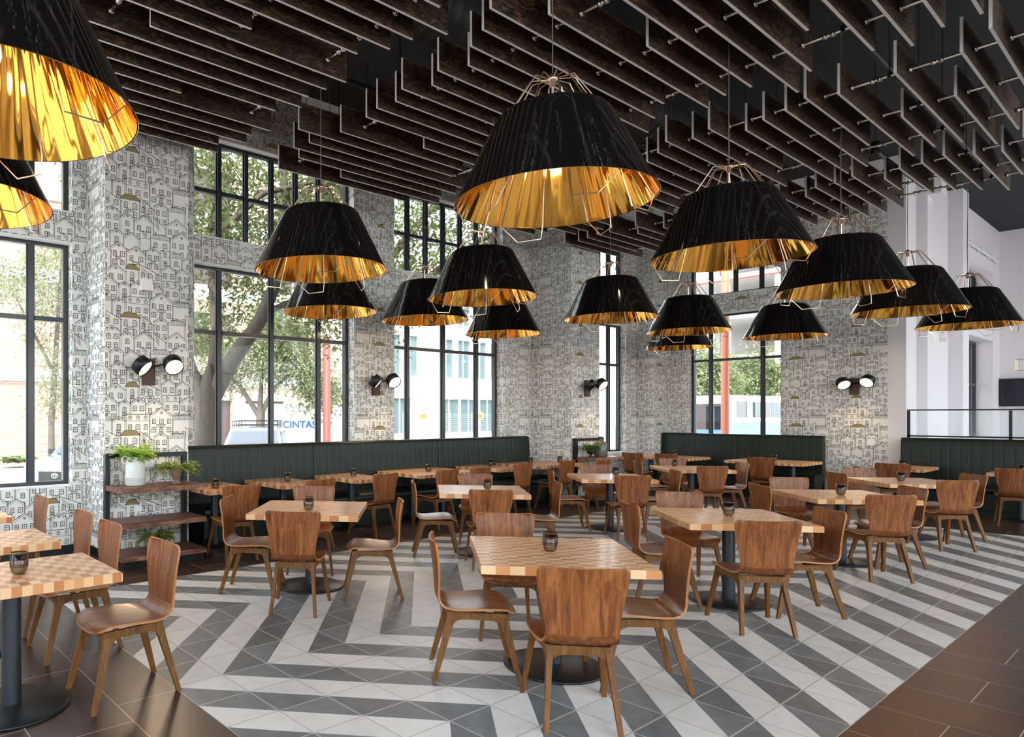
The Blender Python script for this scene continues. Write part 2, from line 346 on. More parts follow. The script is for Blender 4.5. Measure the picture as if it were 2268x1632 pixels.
# ------------------------------------------------------------------ wallpaper drawing
SCL = 1.3; TW, TH = 1.04 / SCL, 1.38 / SCL
def make_paper():
    rnd = random.Random(11); houses = []
    rows = 7; dz = TH / rows
    for r in range(rows):
        x = rnd.uniform(0, .1); ws = []
        while sum(ws) < TW - .10: ws.append(rnd.choice([.10, .125, .15, .15, .19, .23]))
        k = TW / sum(ws); base = TH - (r + 1) * dz
        for wd in ws:
            wd *= k; houses.append(dict(x=x, y=base - rnd.uniform(-.012, .012), w=wd * rnd.uniform(.9, .99), h=rnd.uniform(.15, .205), t=rnd.choice('gggghms'), s=rnd.random())); x += wd
    out = []; fills = []
    for H in houses:
        x, y, wd, h = H['x'], H['y'], H['w'], H['h']; top = y + h; segs = []
        ov = .010
        if H['t'] == 'g':
            rh = wd * .34; ridge = (x + wd / 2, top + rh)
            sil = [(x, y - .06), (x + wd, y - .06), (x + wd, top), ridge, (x, top)]
            segs += [((x - ov, top - .006), ridge, 1), ((x + wd + ov, top - .006), ridge, 1), ((x, y), (x, top), 0), ((x + wd, y), (x + wd, top), 0),
                     ((x + .012, top - .012), (ridge[0], ridge[1] - .014), 0), ((x + wd - .012, top - .012), (ridge[0], ridge[1] - .014), 0)]
            c = ridge[0]; q = top + rh * .32
            if H['s'] > .35:
                for a in range(6): segs.append(((c + .011 * math.cos(a * 1.047), q + .011 * math.sin(a * 1.047)), (c + .011 * math.cos(a * 1.047 + 1.047), q + .011 * math.sin(a * 1.047 + 1.047)), 0))
                segs += [((c - .011, q), (c + .011, q), 0), ((c, q - .011), (c, q + .011), 0)]
        elif H['t'] == 'h':   # hip roof with hatching
            rh = .045; a, c2 = (x + wd * .18, top + rh), (x + wd * .82, top + rh)
            sil = [(x, y - .06), (x + wd, y - .06), (x + wd + .01, top), c2, a, (x - .01, top)]
            segs += [((x - .014, top), (x + wd + .014, top), 0), ((x - .014, top), a, 0), (a, c2, 1), (c2, (x + wd + .014, top), 0), ((x, y), (x, top), 0), ((x + wd, y), (x + wd, top), 0)]
            if H['s'] > .5:
                fills.append([(x - .014, top), (x + wd + .014, top), c2, a])
            else:
                n = int(wd / .014)
                for i in range(1, n): xx = x + wd * i / n; segs.append(((xx, top + .002), (x + wd * (.18 + .64 * i / n), top + rh), 0))
        elif H['t'] == 'm':   # flat attic with small dormers
            sil = [(x, y - .06), (x + wd, y - .06), (x + wd, top + .06), (x, top + .06)]
            segs += [((x, y), (x, top + .06), 0), ((x + wd, y), (x + wd, top + .06), 0), ((x - .006, top + .06), (x + wd + .006, top + .06), 1), ((x, top), (x + wd, top), 0)]
            n = max(1, int(wd / .06))
            for i in range(n):
                c = x + wd * (i + .5) / n; q = top + .012
                segs += [((c - .018, q + .018), (c, q + .036), 1), ((c + .018, q + .018), (c, q + .036), 1), ((c - .012, q), (c - .012, q + .02), 0), ((c + .012, q), (c + .012, q + .02), 0), ((c - .012, q), (c + .012, q), 0), ((c, q), (c, q + .028), 0)]
        else:                  # slanted shed roof
            sil = [(x, y - .06), (x + wd, y - .06), (x + wd, top - .03), (x, top + .05)]
            segs += [((x, y), (x, top + .05), 0), ((x + wd, y), (x + wd, top - .03), 0), ((x - .01, top + .057), (x + wd + .012, top - .037), 1)]
            for i in range(5): segs.append(((x + .02, top + .03 - i * .013), (x + wd * .45, top - .0 - i * .013 - wd * .1), 0))
        # windows
        n = max(1, int(wd / .062)); yy = y + h - .055
        for fl in range(2):
            for i in range(n):
                c = x + wd * (i + .5) / n; ww = .015 + .004 * ((i + fl) % 2); hh = .021; arch = H['s'] > .55 and H['t'] != 'g'
                y1 = yy - fl * .078
                if (fl == 0 and H['s'] < .12): continue
                segs += [((c - ww, y1 - hh), (c - ww, y1 + hh), 1), ((c + ww, y1 - hh), (c + ww, y1 + hh), 1), ((c - ww - .004, y1 - hh), (c + ww + .004, y1 - hh), 1), ((c, y1 - hh), (c, y1 + hh + (.010 if arch else 0)), 0), ((c - ww, y1 + .002), (c + ww, y1 + .002), 0)]
                if arch: segs += [((c - ww, y1 + hh), (c - ww * .6, y1 + hh + .011), 1), ((c - ww * .6, y1 + hh + .011), (c + ww * .6, y1 + hh + .011), 1), ((c + ww * .6, y1 + hh + .011), (c + ww, y1 + hh), 1)]
                else: segs += [((c - ww, y1 + hh), (c + ww, y1 + hh), 1)]
        if H['s'] > .7:       # balcony grille
            for i in range(6): segs.append(((x + wd * .3 + i * wd * .07, yy - .052), (x + wd * .3 + i * wd * .07, yy - .030), 0))
            segs += [((x + wd * .27, yy - .030), (x + wd * .70, yy - .030), 1), ((x + wd * .27, yy - .052), (x + wd * .70, yy - .052), 0)]
        if H['s'] < .3:       # bird / aerial on the ridge
            c = x + wd * .25; q = top + .03
            segs += [((c, q), (c + .002, q + .04), 0), ((c - .008, q + .038), (c + .010, q + .034), 0), ((c - .006, q + .028), (c + .008, q + .025), 0)]
        H['segs'] = segs; H['sil'] = sil
    def inside(px, py, poly):
        c = np.zeros(px.shape, bool); n = len(poly)
        for i in range(n):
            x1, y1 = poly[i]; x2, y2 = poly[(i + 1) % n]
            if y1 == y2: continue
            cond = ((y1 > py) != (y2 > py)) & (px < (x2 - x1) * (py - y1) / (y2 - y1) + x1)
            c ^= cond
        return c
    A = []
    for H in houses:
        for (a, c, th) in H['segs']:
            L = math.dist(a, c); n = max(1, int(L / .012)); jx = random.uniform(-.0012, .0012)
            tt = np.linspace(0, 1, n + 1); xs = a[0] + (c[0] - a[0]) * tt; ys = a[1] + (c[1] - a[1]) * tt
            mx = (xs[1:] + xs[:-1]) / 2; my = (ys[1:] + ys[:-1]) / 2; vis = np.ones(n, bool)
            for G in houses:
                for oy in (-TH, 0, TH):
                    dy = H['y'] - (G['y'] + oy)
                    if dy < .03 or dy > .42: continue
                    for ox in (-TW, 0, TW):
                        if G['x'] + ox > xs.max() + .02 or G['x'] + ox + G['w'] < xs.min() - .02: continue
                        vis &= ~inside(mx, my, [(p[0] + ox, p[1] + oy) for p in G['sil']])
            i = 0
            while i < n:
                if vis[i]:
                    j = i
                    while j < n and vis[j]: j += 1
                    A.append((xs[i] + jx, ys[i], xs[j], ys[j], .0025 if th else .0016)); i = j
                else: i += 1
    return np.array(A), fills
PAPER, FILLS = make_paper()
PAPER = PAPER * SCL; FILLS = [[(x * SCL, z * SCL) for x, z in F] for F in FILLS]; TW *= SCL; TH *= SCL
def paper(mb, O, U, u0, u1, z0, z1, nrm, uo=0., off=.0012):
    """draw the house pattern on the rectangle O + U*u, z; mi 1 = ink, 2 = roof colour"""
    O = np.array(O, float); U = np.array(U, float); N = np.array(nrm, float) * off
    for iu in range(int(math.floor((u0 - uo) / TW)) - 1, int(math.ceil((u1 - uo) / TW)) + 1):
        for iz in range(int(math.floor(z0 / TH)) - 1, int(math.ceil(z1 / TH)) + 1):
            S = PAPER.copy(); S[:, [0, 2]] += iu * TW + uo; S[:, [1, 3]] += iz * TH
            d = S[:, 2:4] - S[:, 0:2]; t0 = np.zeros(len(S)); t1 = np.ones(len(S)); ok = np.ones(len(S), bool)
            for ax, lo, hi in ((0, u0, u1), (1, z0, z1)):
                dd = d[:, ax]; p = S[:, ax]; sm = np.abs(dd) < 1e-9
                ok &= ~(sm & ((p < lo) | (p > hi))); dd2 = np.where(sm, 1, dd)
                a = (lo - p) / dd2; c = (hi - p) / dd2; mn = np.minimum(a, c); mxx = np.maximum(a, c)
                t0 = np.where(sm, t0, np.maximum(t0, mn)); t1 = np.where(sm, t1, np.minimum(t1, mxx))
            ok &= (t1 - t0) > 1e-4
            S = S[ok]; t0 = t0[ok]; t1 = t1[ok]; d = d[ok]
            if len(S):
                a = S[:, 0:2] + d * t0[:, None]; c = S[:, 0:2] + d * t1[:, None]; L = np.linalg.norm(d, axis=1)[:, None]; e = d / L; n = np.stack([-e[:, 1], e[:, 0]], 1) * S[:, 4:5]
                P = np.stack([a - n - e * .001, c - n + e * .001, c + n + e * .001, a + n - e * .001], 1)
                P[:, :, 0] = np.clip(P[:, :, 0], u0, u1); P[:, :, 1] = np.clip(P[:, :, 1], z0, z1)
                V = O + P[:, :, 0:1] * U + np.array([0, 0, 1.]) * P[:, :, 1:2] + N
                o = len(mb.v); mb.v.extend(map(tuple, V.reshape(-1, 3))); k = len(S)
                mb.f.extend([(o + 4 * i, o + 4 * i + 1, o + 4 * i + 2, o + 4 * i + 3) for i in range(k)]); mb.m.extend([1] * k); mb.s.extend([False] * k)
            for F in FILLS:
                q = [(x + iu * TW + uo, z + iz * TH) for x, z in F]
                if all(u0 <= x <= u1 and z0 <= z <= z1 for x, z in q):
                    mb.add([O + U * x + np.array([0, 0, z]) + N * .6 for x, z in q], [(0, 1, 2, 3)], 2)

# ------------------------------------------------------------------ walls
YW, YO = 8.45, 8.69
b = MB()
OPEN = [(-.2, 2.5), (4.11, 6.9), (7.77, 10.6), (12.45, 15.05)]
ZL0, ZL1, ZU0, ZU1 = .80, 3.75, 4.10, 5.50
xs = [-3.] + [q for o in OPEN for q in o] + [15.5]
piers = [(xs[i], xs[i + 1]) for i in range(0, len(xs), 2)]
panels = [(-3., 15.5, 0, ZL0), (-3., 15.5, ZL1, ZU0), (-3., 15.5, ZU1, ZC)]
for p_ in piers: panels += [(*p_, ZL0, ZL1), (*p_, ZU0, ZU1)]
for (x0, x1, z0, z1) in panels:
    b.box((x0, YW, z0), (x1, YO, z1), 0)
    paper(b, (0, YW, 0), (1, 0, 0), max(x0, .8), x1, max(z0, .1), min(z1, 6.3), (0, -1, 0))
for o in OPEN:
    for z0, z1 in ((ZL0, ZL1), (ZU0, ZU1)):
        paper(b, (o[1], 0, 0), (0, 1, 0), YW, 8.60, z0, z1, (-1, 0, 0))
# pillars that carry sconces
for (x0, x1, yf) in ((2.67, 3.71, 7.78), (11.48, 12.45, 7.55)):
    b.box((x0, yf, 0), (x1, YW, ZC), 0)
    paper(b, (0, yf, 0), (1, 0, 0), x0, x1, .1, 6.3, (0, -1, 0), uo=x0 + .13)
    paper(b, (x0, 0, 0), (0, 1, 0), yf, YW, .1, 6.3, (-1, 0, 0))
wl = struct(b.build('wall_left', ['wallpaper', 'ink', 'roof_ink'], fix=False))
b = MB()
for (x0, x1, y0) in ((-3., 2.67, YW), (3.71, 11.48, YW), (12.45, 15.5, YW)):
    b.box((x0, y0 - .015, 0), (x1, y0 - .002, .10))
for (x0, x1, y0) in ((2.67, 3.71, 7.78), (11.48, 12.45, 7.55)):
    b.box((x0 - .015, y0 - .015, 0), (x1, y0 - .002, .10)); b.box((x0 - .015, y0 - .002, 0), (x0 - .002, YW, .10))
struct(b.build('baseboard_left', 'black_metal'))
# plaster reveal strip above each opening
b = MB()
for o in OPEN:
    b.box((o[0], YW + .005, ZL1 - .02), (o[1], 8.58, ZL1 - .002)); b.box((o[0], YW + .005, ZU1 - .02), (o[1], 8.58, ZU1 - .002))
    b.box((o[0], YW + .005, ZL0 + .001), (o[1], 8.58, ZL0 + .02)); b.box((o[0], YW + .005, ZU0 + .001), (o[1], 8.58, ZU0 + .02))
struct(b.build('trim_1', 'plaster'))
XF = 16.1
b = MB()
b.box((15.5, 8.03, 0), (16.6, YO, ZC), 0)
paper(b, (15.5, 0, 0), (0, 1, 0), 8.03, YW, .1, 6.3, (-1, 0, 0)); paper(b, (0, 8.03, 0), (1, 0, 0), 15.5, XF, .1, 6.3, (0, -1, 0))
FO = (5.64, 7.53); FZ = (.9, 3.93, 4.33, 5.7)
for (y0, y1, z0, z1) in ((3.87, 8.03, 0, FZ[0]), (3.87, 8.03, FZ[1], FZ[2]), (3.87, 8.03, FZ[3], ZC), (3.87, FO[0], FZ[0], FZ[1]), (FO[1], 8.03, FZ[0], FZ[1]), (3.87, FO[0], FZ[2], FZ[3]), (FO[1], 8.03, FZ[2], FZ[3])):
    b.box((XF, y0, z0), (XF + .4, y1, z1), 0); paper(b, (XF, 0, 0), (0, 1, 0), y0, y1, max(z0, .1), min(z1, 6.3), (-1, 0, 0))
for z0, z1 in ((FZ[0], FZ[1]), (FZ[2], FZ[3])): paper(b, (0, FO[1], 0), (1, 0, 0), XF, XF + .15, z0, z1, (0, -1, 0))
struct(b.build('wall_far', ['wallpaper', 'ink', 'roof_ink'], fix=False))
b = MB()
b.box((XF + .01, FO[0], FZ[1] - .02), (XF + .14, FO[1], FZ[1] - .002)); b.box((XF + .01, FO[0], FZ[2] + .001), (XF + .14, FO[1], FZ[2] + .02))
struct(b.build('trim_2', 'plaster'))
# white room beyond
b = MB()
b.box((XF, 3.60, 0), (XF + .4, 3.87, ZC))
RO = (21.1, 24.2)
for (x0, x1, z0, z1) in ((XF + .4, 25, 1.0, 1.12), (XF + .4, 25, 3.55, 4.35), (XF + .4, 25, 5.3, ZC), (XF + .4, RO[0], 1.12, 3.55), (RO[1], 25, 1.12, 3.55), (XF + .4, RO[0], 4.35, 5.3), (RO[1], 25, 4.35, 5.3)):
    b.box((x0, 3.66, z0), (x1, 4.15, z1))
b.box((17.1, 3.50, 1.0), (17.45, 3.66, 5.9)); b.box((17.1, 3.3, 5.9), (17.5, 3.66, 6.25)); b.box((19.55, 3.42, 1.0), (20.1, 3.66, ZC))
struct(b.build('wall_white', 'white_wall'))
b = MB(); b.box((25, -5.2, 0), (25.3, 4.2, ZC)); struct(b.build('wall_end', 'white_wall'))
b = MB(); b.box((XF + .12, -5, 0.002), (25, 3.66, 1.0)); struct(b.build('floor_raised', 'white_wall'))
# unseen walls behind and beside the camera; big windows added to let in daylight
b = MB()
RW = [(-2.4, 1.6), (2.4, 6.4), (7.2, 11.2), (12.0, 15.6), (17.2, 20.6), (21.2, 24.4)]
xs = [-3.2] + [q for o in RW for q in o] + [25.3]
for i in range(0, len(xs), 2): b.box((xs[i], -5.3, 0), (xs[i + 1], -5.0, ZC))
for o in RW: b.box((o[0], -5.3, 0), (o[1], -5.0, .5 if o[0] < 16 else 1.3)); b.box((o[0], -5.3, 5.9), (o[1], -5.0, ZC))
struct(b.build('wall_right', 'white_wall'))
b = MB()
BW = [(-4.4, -.6), (.2, 3.9), (4.7, 8.0)]
ys = [-5.] + [q for o in BW for q in o] + [8.8]
for i in range(0, len(ys), 2): b.box((-3.3, ys[i], 0), (-3.0, ys[i + 1], ZC))
for o in BW: b.box((-3.3, o[0], 0), (-3.0, o[1], .5)); b.box((-3.3, o[0], 5.9), (-3.0, o[1], ZC))
struct(b.build('wall_back', 'white_wall'))

# ------------------------------------------------------------------ windows
wn_i = [0]
def window(axis, c, o, zr, verts, hors, tk=.06):
    wn_i[0] += 1; b = MB()
    def bx(u0, u1, z0, z1, d0=0., d1=.08):
        if axis == 'x': b.box((u0, c + d0, z0), (u1, c + d1, z1))
        else: b.box((c + d0, u0, z0), (c + d1, u1, z1))
    z0, z1 = zr; h = tk / 2
    bx(o[0], o[1], z0, z0 + tk); bx(o[0], o[1], z1 - tk, z1); bx(o[0], o[0] + tk, z0 + tk, z1 - tk); bx(o[1] - tk, o[1], z0 + tk, z1 - tk)
    for v in verts: bx(v - h, v + h, z0 + tk, z1 - tk); bx(v - h - .018, v + h + .018, z0 + tk, z1 - tk, .03, .05)
    for q in hors:
        e = [o[0] + tk] + sorted(x for v in verts for x in (v - h - .018, v + h + .018)) + [o[1] - tk]
        for i in range(0, len(e), 2): bx(e[i], e[i + 1], q - .028, q + .028, .005, .075)
    f = struct(b.build('window_%d' % wn_i[0], 'frame_metal'))
    g = MB()
    if axis == 'x': g.box((o[0] + .01, c + .038, z0 + .01), (o[1] - .01, c + .042, z1 - .01))
    else: g.box((c + .038, o[0] + .01, z0 + .01), (c + .042, o[1] - .01, z1 - .01))
    g.build('pane', 'glass', f)
LV = [[.31, 1.19, 2.07], [4.576, 5.45, 6.32], [8.24, 9.13, 10.03], [13.0, 13.8, 14.6]]
for o, vs in zip(OPEN, LV):
    window('x', 8.60, o, (ZL0, ZL1), vs, [2.82])
    a, z = o; mids = []; e = [a] + vs + [z]
    for i in range(4):
        mids.append(e[i + 1]) if i in (0, 2) else None
    uv = sorted(set(vs + [(vs[0] + vs[1]) / 2, (vs[1] + vs[2]) / 2]))
    window('x', 8.60, o, (ZU0, ZU1), uv, [4.79])
window('y', 16.25, FO, FZ[0:2], [6.05, 7.116], [2.9]); window('y', 16.25, FO, FZ[2:4], [6.07, 6.59, 7.11], [5.0])
window('x', 3.98, RO, (1.12, 3.55), [22.0, 22.9, 23.6], [2.45]); window('x', 3.98, RO, (4.35, 5.3), [22.0, 22.9, 23.6], [])
for o in RW: window('x', -5.2, o, (.5 if o[0] < 16 else 1.3, 5.9), [(o[0] + o[1]) / 2], [3.2])  # these and the back wall ones are unseen, put in for light
for o in BW: window('y', -3.2, o, (.5, 5.9), [(o[0] + o[1]) / 2], [3.2])

# ------------------------------------------------------------------ ceiling baffles on pipes
ORD = ['first', 'second', 'third', 'fourth', 'fifth', 'sixth', 'seventh', 'eighth', 'ninth', 'tenth', 'eleventh', 'twelfth', 'thirteenth', 'fourteenth', 'fifteenth', 'sixteenth', 'seventeenth', 'eighteenth', 'nineteenth', 'twentieth', 'twenty-first', 'twenty-second', 'twenty-third', 'twenty-fourth', 'twenty-fifth', 'twenty-sixth', 'twenty-seventh', 'twenty-eighth', 'twenty-ninth', 'thirtieth', 'thirty-first']
ZB, BH, BT = 4.84, .305, .024
S0s = {9: 2.2}
S0e = {0: 3.90, 1: 3.80, 2: 4.04, 3: 3.97, 4: 4.09, 5: 2.9, 6: 3.85, 7: 4.02, 8: 3.95, 9: 4.0, 10: 4.066, 11: 2.884, 12: 3.825, 13: 4.0, 14: 4.05, 15: 4.23, 16: 3.9, 17: 3.6}
S1s = {0: 4.79, 1: 5.63, 2: 4.79, 3: 4.56, 4: 4.62, 5: 4.31, 6: 4.725, 7: 5.80, 8: 4.71, 9: 4.66, 10: 4.71, 11: 4.58, 12: 4.76, 13: 4.60, 14: 4.756, 15: 4.524, 16: 4.406, 17: 4.224, 18: 4.654, 19: 5.729, 20: 4.5, 21: 5.0}
S1e = {0: 7.02, 17: 6.93, 16: 7.2, 21: 7.742, 22: 7.364, 23: 6.563, 24: 7.382, 25: 7.557, 26: 7.391, 1: 7.5, 2: 7.3}
S2s = {16: 8.05, 17: 7.93, 18: 8.31, 19: 8.16, 20: 8.10, 21: 7.926, 22: 8.10, 23: 9.26, 24: 8.02, 25: 9.069, 26: 8.012, 27: 7.714}
S2e = {16: 10.795, 17: 9.98, 18: 11.06, 19: 10.87, 20: 10.765, 21: 9.94, 22: 10.786, 23: 10.61, 24: 10.69, 25: 11.09, 26: 10.70, 27: 9.52}
S3s = {20: 11.514, 22: 11.141, 23: 11.02, 24: 11.275, 25: 11.404}
S3e = {20: 12.25, 22: 12.87, 23: 13.17, 24: 13.49, 25: 12.75}
rb = random.Random(5)
bays = [('leftmost', 1.25, 4.0, {**{k: 1.3 for k in ()}, **S0s}, S0e), ('second', 4.65, 7.35, S1s, S1e), ('third', 8.05, 10.75, S2s, S2e), ('rightmost', 11.2, 13.4, S3s, S3e)]
def baffle(x0, x1, y, label, group):
    b = MB(); L = (x1 - x0) / 2
    b.box((-L, -BT / 2, 0), (L, BT / 2, BH), (1, 1, 0, 1, 0, 1))
    o = b.build('ceiling_baffle', ['baffle', 'baffle_edge']); o.location = ((x0 + x1) / 2, y, ZB); tag(o, label, 'baffle', group)
for bi, (bn, d0, d1, ss, ee) in enumerate(bays):
    for k in range(29):
        y = 7.405 - .2305 * k
        if bi == 0 and k > 22: continue
        x0 = ss.get(k, d0 + rb.choice([0, -.1, .12, .3, -.15]) + rb.uniform(-.05, .05)); x1 = ee.get(k, d1 + rb.choice([0, 0, -.15, .1, -.6]) + rb.uniform(-.06, .06))
        baffle(x0, x1, y, 'dark stained plywood ceiling baffle, %s row out from the window wall, %s bay' % (ORD[k], bn), 'plywood baffles in the %s ceiling bay' % bn)
for k in range(22):
    y = 7.405 - .2305 * k; baffle(-1.6 + rb.uniform(-.2, .2), .85 + rb.uniform(-.3, .15), y, 'dark plywood ceiling baffle above the leftmost pendants, %s row from the window wall' % ORD[k], 'plywood baffles above the leftmost pendants')
px_l = [-1.2, .3, 1.95, 2.9, 3.82, 5.05, 6.05, 7.06, 8.38, 9.42, 10.42, 11.6, 12.45, 13.1]
for i, x in enumerate(px_l):
    b = MB(); y0, y1 = .85, 7.3
    b.tube([(0, y0 - y1, 0), (0, 0, 0)], .0145, 8); b.lathe([(0, -.012), (.026, -.012), (.026, .012), (0, .012)], 10, mx=Matrix.Rotation(R(90), 4, 'X'))
    root = thing('baffle_pipe', '', 'pipe', (x, y1, ZB + .13)); b.build('tube', 'steel', root)
    if i == 0:
        c = MB()
        c.lathe([(.0155, -.044), (.027, -.044), (.027, -.02), (.019, -.018), (.019, .018), (.027, .02), (.027, .044), (.0155, .044)], 8, mx=Matrix.Rotation(R(90), 4, 'X'), cap=False)
        clamp0 = c.build('clamp', 'steel', root); h = MB(); h.tube([(0, 0, .012), (0, 0, ZC - ZB - .13)], .005, 5); h.box((-.018, -.014, -.018), (.018, .014, .035)); rod0 = h.build('hanger_rod', 'black_metal', root)
    first = i == 0
    for k in range(29):
        yy = 7.405 - .2305 * k
        if yy < y0 + .05 or yy > 7.28: continue
        c = clamp0 if (first and k == 1) else clamp0.copy()
        if c is not clamp0: COL.objects.link(c)
        c.parent = root; c.location = (0, yy - y1, 0)
    for yy in (-.15, -1.9, -3.6, -5.3):
        if x < 1.2 and yy < -5: continue
        c = rod0 if (first and yy == -.15) else rod0.copy()
        if c is not rod0: COL.objects.link(c)
        c.parent = root; c.location = (0, yy, 0)
    tag(root, 'steel cross pipe carrying the plywood baffles, %s pipe from the left' % ORD[i], 'pipe', 'steel pipes under the baffles')
# exposed duct
b = MB(); prof = []
x = 1.5
while x < 13.0: prof += [(.325, x), (.325, x + .145), (.332, x + .15)]; x += .16
b.lathe(prof, 32, mx=Matrix.Translation((0, 4.93, 5.80)) @ Matrix.Rotation(R(90), 4, 'Y'))
o = b.build('spiral_duct', 'duct'); tag(o, 'black round spiral air duct above the ceiling baffles', 'duct')
b = MB()
for y in (1.7, 3.9): b.lathe([(.13, 0), (.13, 16)], 16, c=(0, 0, 0), mx=Matrix.Translation((-2.5, y, 5.75)) @ Matrix.Rotation(R(90), 4, 'Y'))
for i, y in enumerate((2.35, 3.2, 6.3)):
    b2 = MB(); b2.tube([(-2.6, 0, 0), (15.4, 0, 0)], .03, 8)
    o = b2.build('conduit', 'duct'); o.location = (0, y, 5.62); tag(o, ['black conduit above the baffles nearest the right side', 'black conduit above the baffles over the middle tables', 'black conduit above the baffles nearest the window wall'][i], 'conduit')

# ------------------------------------------------------------------ spot lights on the ceiling
def make_spot():
    r = thing('ceiling_spotlight', '', 'spotlight'); b = MB()
    b.lathe([(.045, .16), (.045, 0.005), (.040, 0), (.034, .0), (.034, .03)], 16, cap=False); b.lathe([(0, .16), (.045, .16)], 16, cap=False); b.build('housing', 'black_metal', r)
    b = MB(); b.lathe([(0, .028), (.033, .028)], 16, cap=False); b.build('lens', 'spot_glow', r)
    b = MB(); b.tube([(0, 0, .16), (0, 0, ZC - 5.0)], .006, 5); b.build('stem', 'black_metal', r); return r
spot = Placer(make_spot)
for (x, y, l) in ((5.486, 4.16 + .13, 'left of the biggest pendant'), (2.756, 7.08, 'beside the top left pendant over the houses wallpaper'), (5.51, 7.06, 'above the pendant in front of the tree window'), (8.649, 4.29, 'between the two biggest pendants'), (10.64, 2.68, 'above the third pendant of the right row')):
    spot('small glowing black ceiling spotlight ' + l, (x, y, 4.93), 0, 'ceiling spotlights')
    ld = bpy.data.lights.new('spotlight_lamp', 'SPOT'); ld.energy = 25; ld.color = (1, .75, .5); ld.spot_size = R(60); ld.shadow_soft_size = .03
    lo = bpy.data.objects.new('spotlight_lamp', ld); COL.objects.link(lo); lo.location = (x, y, 4.92)

# ------------------------------------------------------------------ pendants
PR, PT, PH = .645, .365, .575
def make_pendant():
    r = thing('pendant_lamp', '', 'pendant lamp', group='black and gold pendant lamps')
    b = MB(); n = 72
    b.lathe([(PR, 0), (PR - .0646, .125), (.456, .375), (.391, .498), (.374, .535), (.350, .562), (.315, PH)], n, cap=False)
    b.lathe([(PR, 0), (PR - .004, -.002)], n, cap=False, mi=1)
    sh = b.build('shade', ['shade_black', 'gold_rim'], r)
    b = MB(); rr = random.Random(3); ph = [rr.uniform(-1, 1) for _ in range(200)]
    prof = [(PR - .005, 0), (PR - .070, .125), (.450, .375), (.380, .50)]
    N = 144; vs = []
    for j, (q, z) in enumerate(prof):
        for k in range(N):
            a = 2 * math.pi * k / N; w_ = (.0022 * math.sin(a * 11 + 1) + .0014 * math.sin(a * 23 + j) + .0002 * ph[k]) * (1 if 0 < j else 0)
            vs.append(((q - .004 + w_) * math.cos(a), (q - .004 + w_) * math.sin(a), z))
    b.add(vs, [(j * N + k, j * N + (k + 1) % N, (j + 1) * N + (k + 1) % N, (j + 1) * N + k) for j in range(len(prof) - 1) for k in range(N)], 0, True)
    b.build('gold_lining', 'gold', sh)
    b = MB()
    hub = (0, 0, PH + .235)
    for k in range(6):
        a0 = 2 * math.pi * (k + .5) / 6
        def P(q, a, z): return (q * math.cos(a), q * math.sin(a), z)
        lp = [hub, P(.14, a0 - .22, PH + .235), P(PT - .06, a0 - .26, PH - .01), P(PR - .17, a0 - .26, -.03), P(PR - .15, a0 - .24, -.12), P(PR - .07, a0 + .04, -.125), P(PR - .025, a0 + .24, .004), P(PT - .06, a0 + .26, PH - .01), P(.14, a0 + .22, PH + .235), hub]
        b.tube(lp, .0042, 5, sm=False)
    b.build('wire_cage', 'copper_wire', r)
    b = MB(); b.lathe([(0, .28), (.014, .27), (.02, .25), (.034, .245), (.034, .225), (.02, .22), (.016, .18), (0, .18)], 14, c=(0, 0, PH)); b.build('hub', 'copper_wire', r)
    b = MB(); b.tube([(0, 0, PH + .24), (.004, .002, PH + .6), (0, 0, PH + 1.2), (0, 0, ZC - 3.07)], .004, 5); b.tube([(.012, 0, PH + .24), (.02, .006, PH + .7), (.008, 0, PH + 1.3), (.008, 0, ZC - 3.07)], .0025, 4); b.build('suspension_cable', 'cable', r)
    b = MB(); b.tube([(0, 0, PH + .18), (0, 0, .44)], .010, 6); b.lathe([(0, .46), (.03, .46), (.03, .34), (0, .34)], 12); b.build('lamp_holder', 'copper_wire', r)
    b = MB(); b.lathe([(0, .20), (.022, .215), (.033, .25), (.028, .29), (.016, .34)], 14, cap=False); b.build('bulb', 'bulb', r)
    return r
pend = Placer(make_pendant)
PEN = [(.67, 3.45, 'huge pendant lamp cut off at the top left corner'), (.72, 5.13, 'pendant lamp half cut off at the left edge, below the corner one'),
 (3.90, 2.70, 'biggest whole pendant lamp, hanging over the nearest checkered table'), (3.95, 5.35, 'pendant lamp in front of the big tree window, nearer of the two there'),
 (5.67, 7.47, 'smaller pendant lamp just below and behind the one at the tree window'), (7.29, 7.26, 'pendant lamp left of and behind the one at the middle window'),
 (6.44, 5.45, 'pendant lamp in front of the middle window, nearer of the pair'), (9.6, 7.65, 'small pendant lamp below right of the one at the middle window'),
 (9.28, 5.45, 'pendant lamp in front of the narrow corner window'), (6.53, 2.70, 'second biggest whole pendant lamp, right of the biggest'),
 (11.8, 5.52, 'pendant lamp at the corner, upper one of a stacked pair'), (14.47, 6.97, 'lowest small pendant lamp, half hidden under another at the corner'),
 (13.97, 4.84, 'small pendant lamp in front of the right wallpaper beside the far window'), (9.28, 2.65, 'third pendant lamp of the right row, before the far wallpaper'),
 (11.93, 2.65, 'fourth pendant lamp of the right row, partly behind the third'), (14.6, 2.5, 'rightmost pendant lamp, in front of the white wall')]
for (x, y, l) in PEN:
    pend('black ' + l.replace('pendant lamp', 'gold lined pendant', 1), (x, y, 3.07), random.uniform(0, .7), 'black and gold pendant lamps')
    ld = bpy.data.lights.new('pendant_bulb_lamp', 'POINT'); ld.energy = 4; ld.color = (1, .62, .3); ld.shadow_soft_size = .05
    lo = bpy.data.objects.new('pendant_bulb_lamp', ld); COL.objects.link(lo); lo.location = (x, y, 3.12)

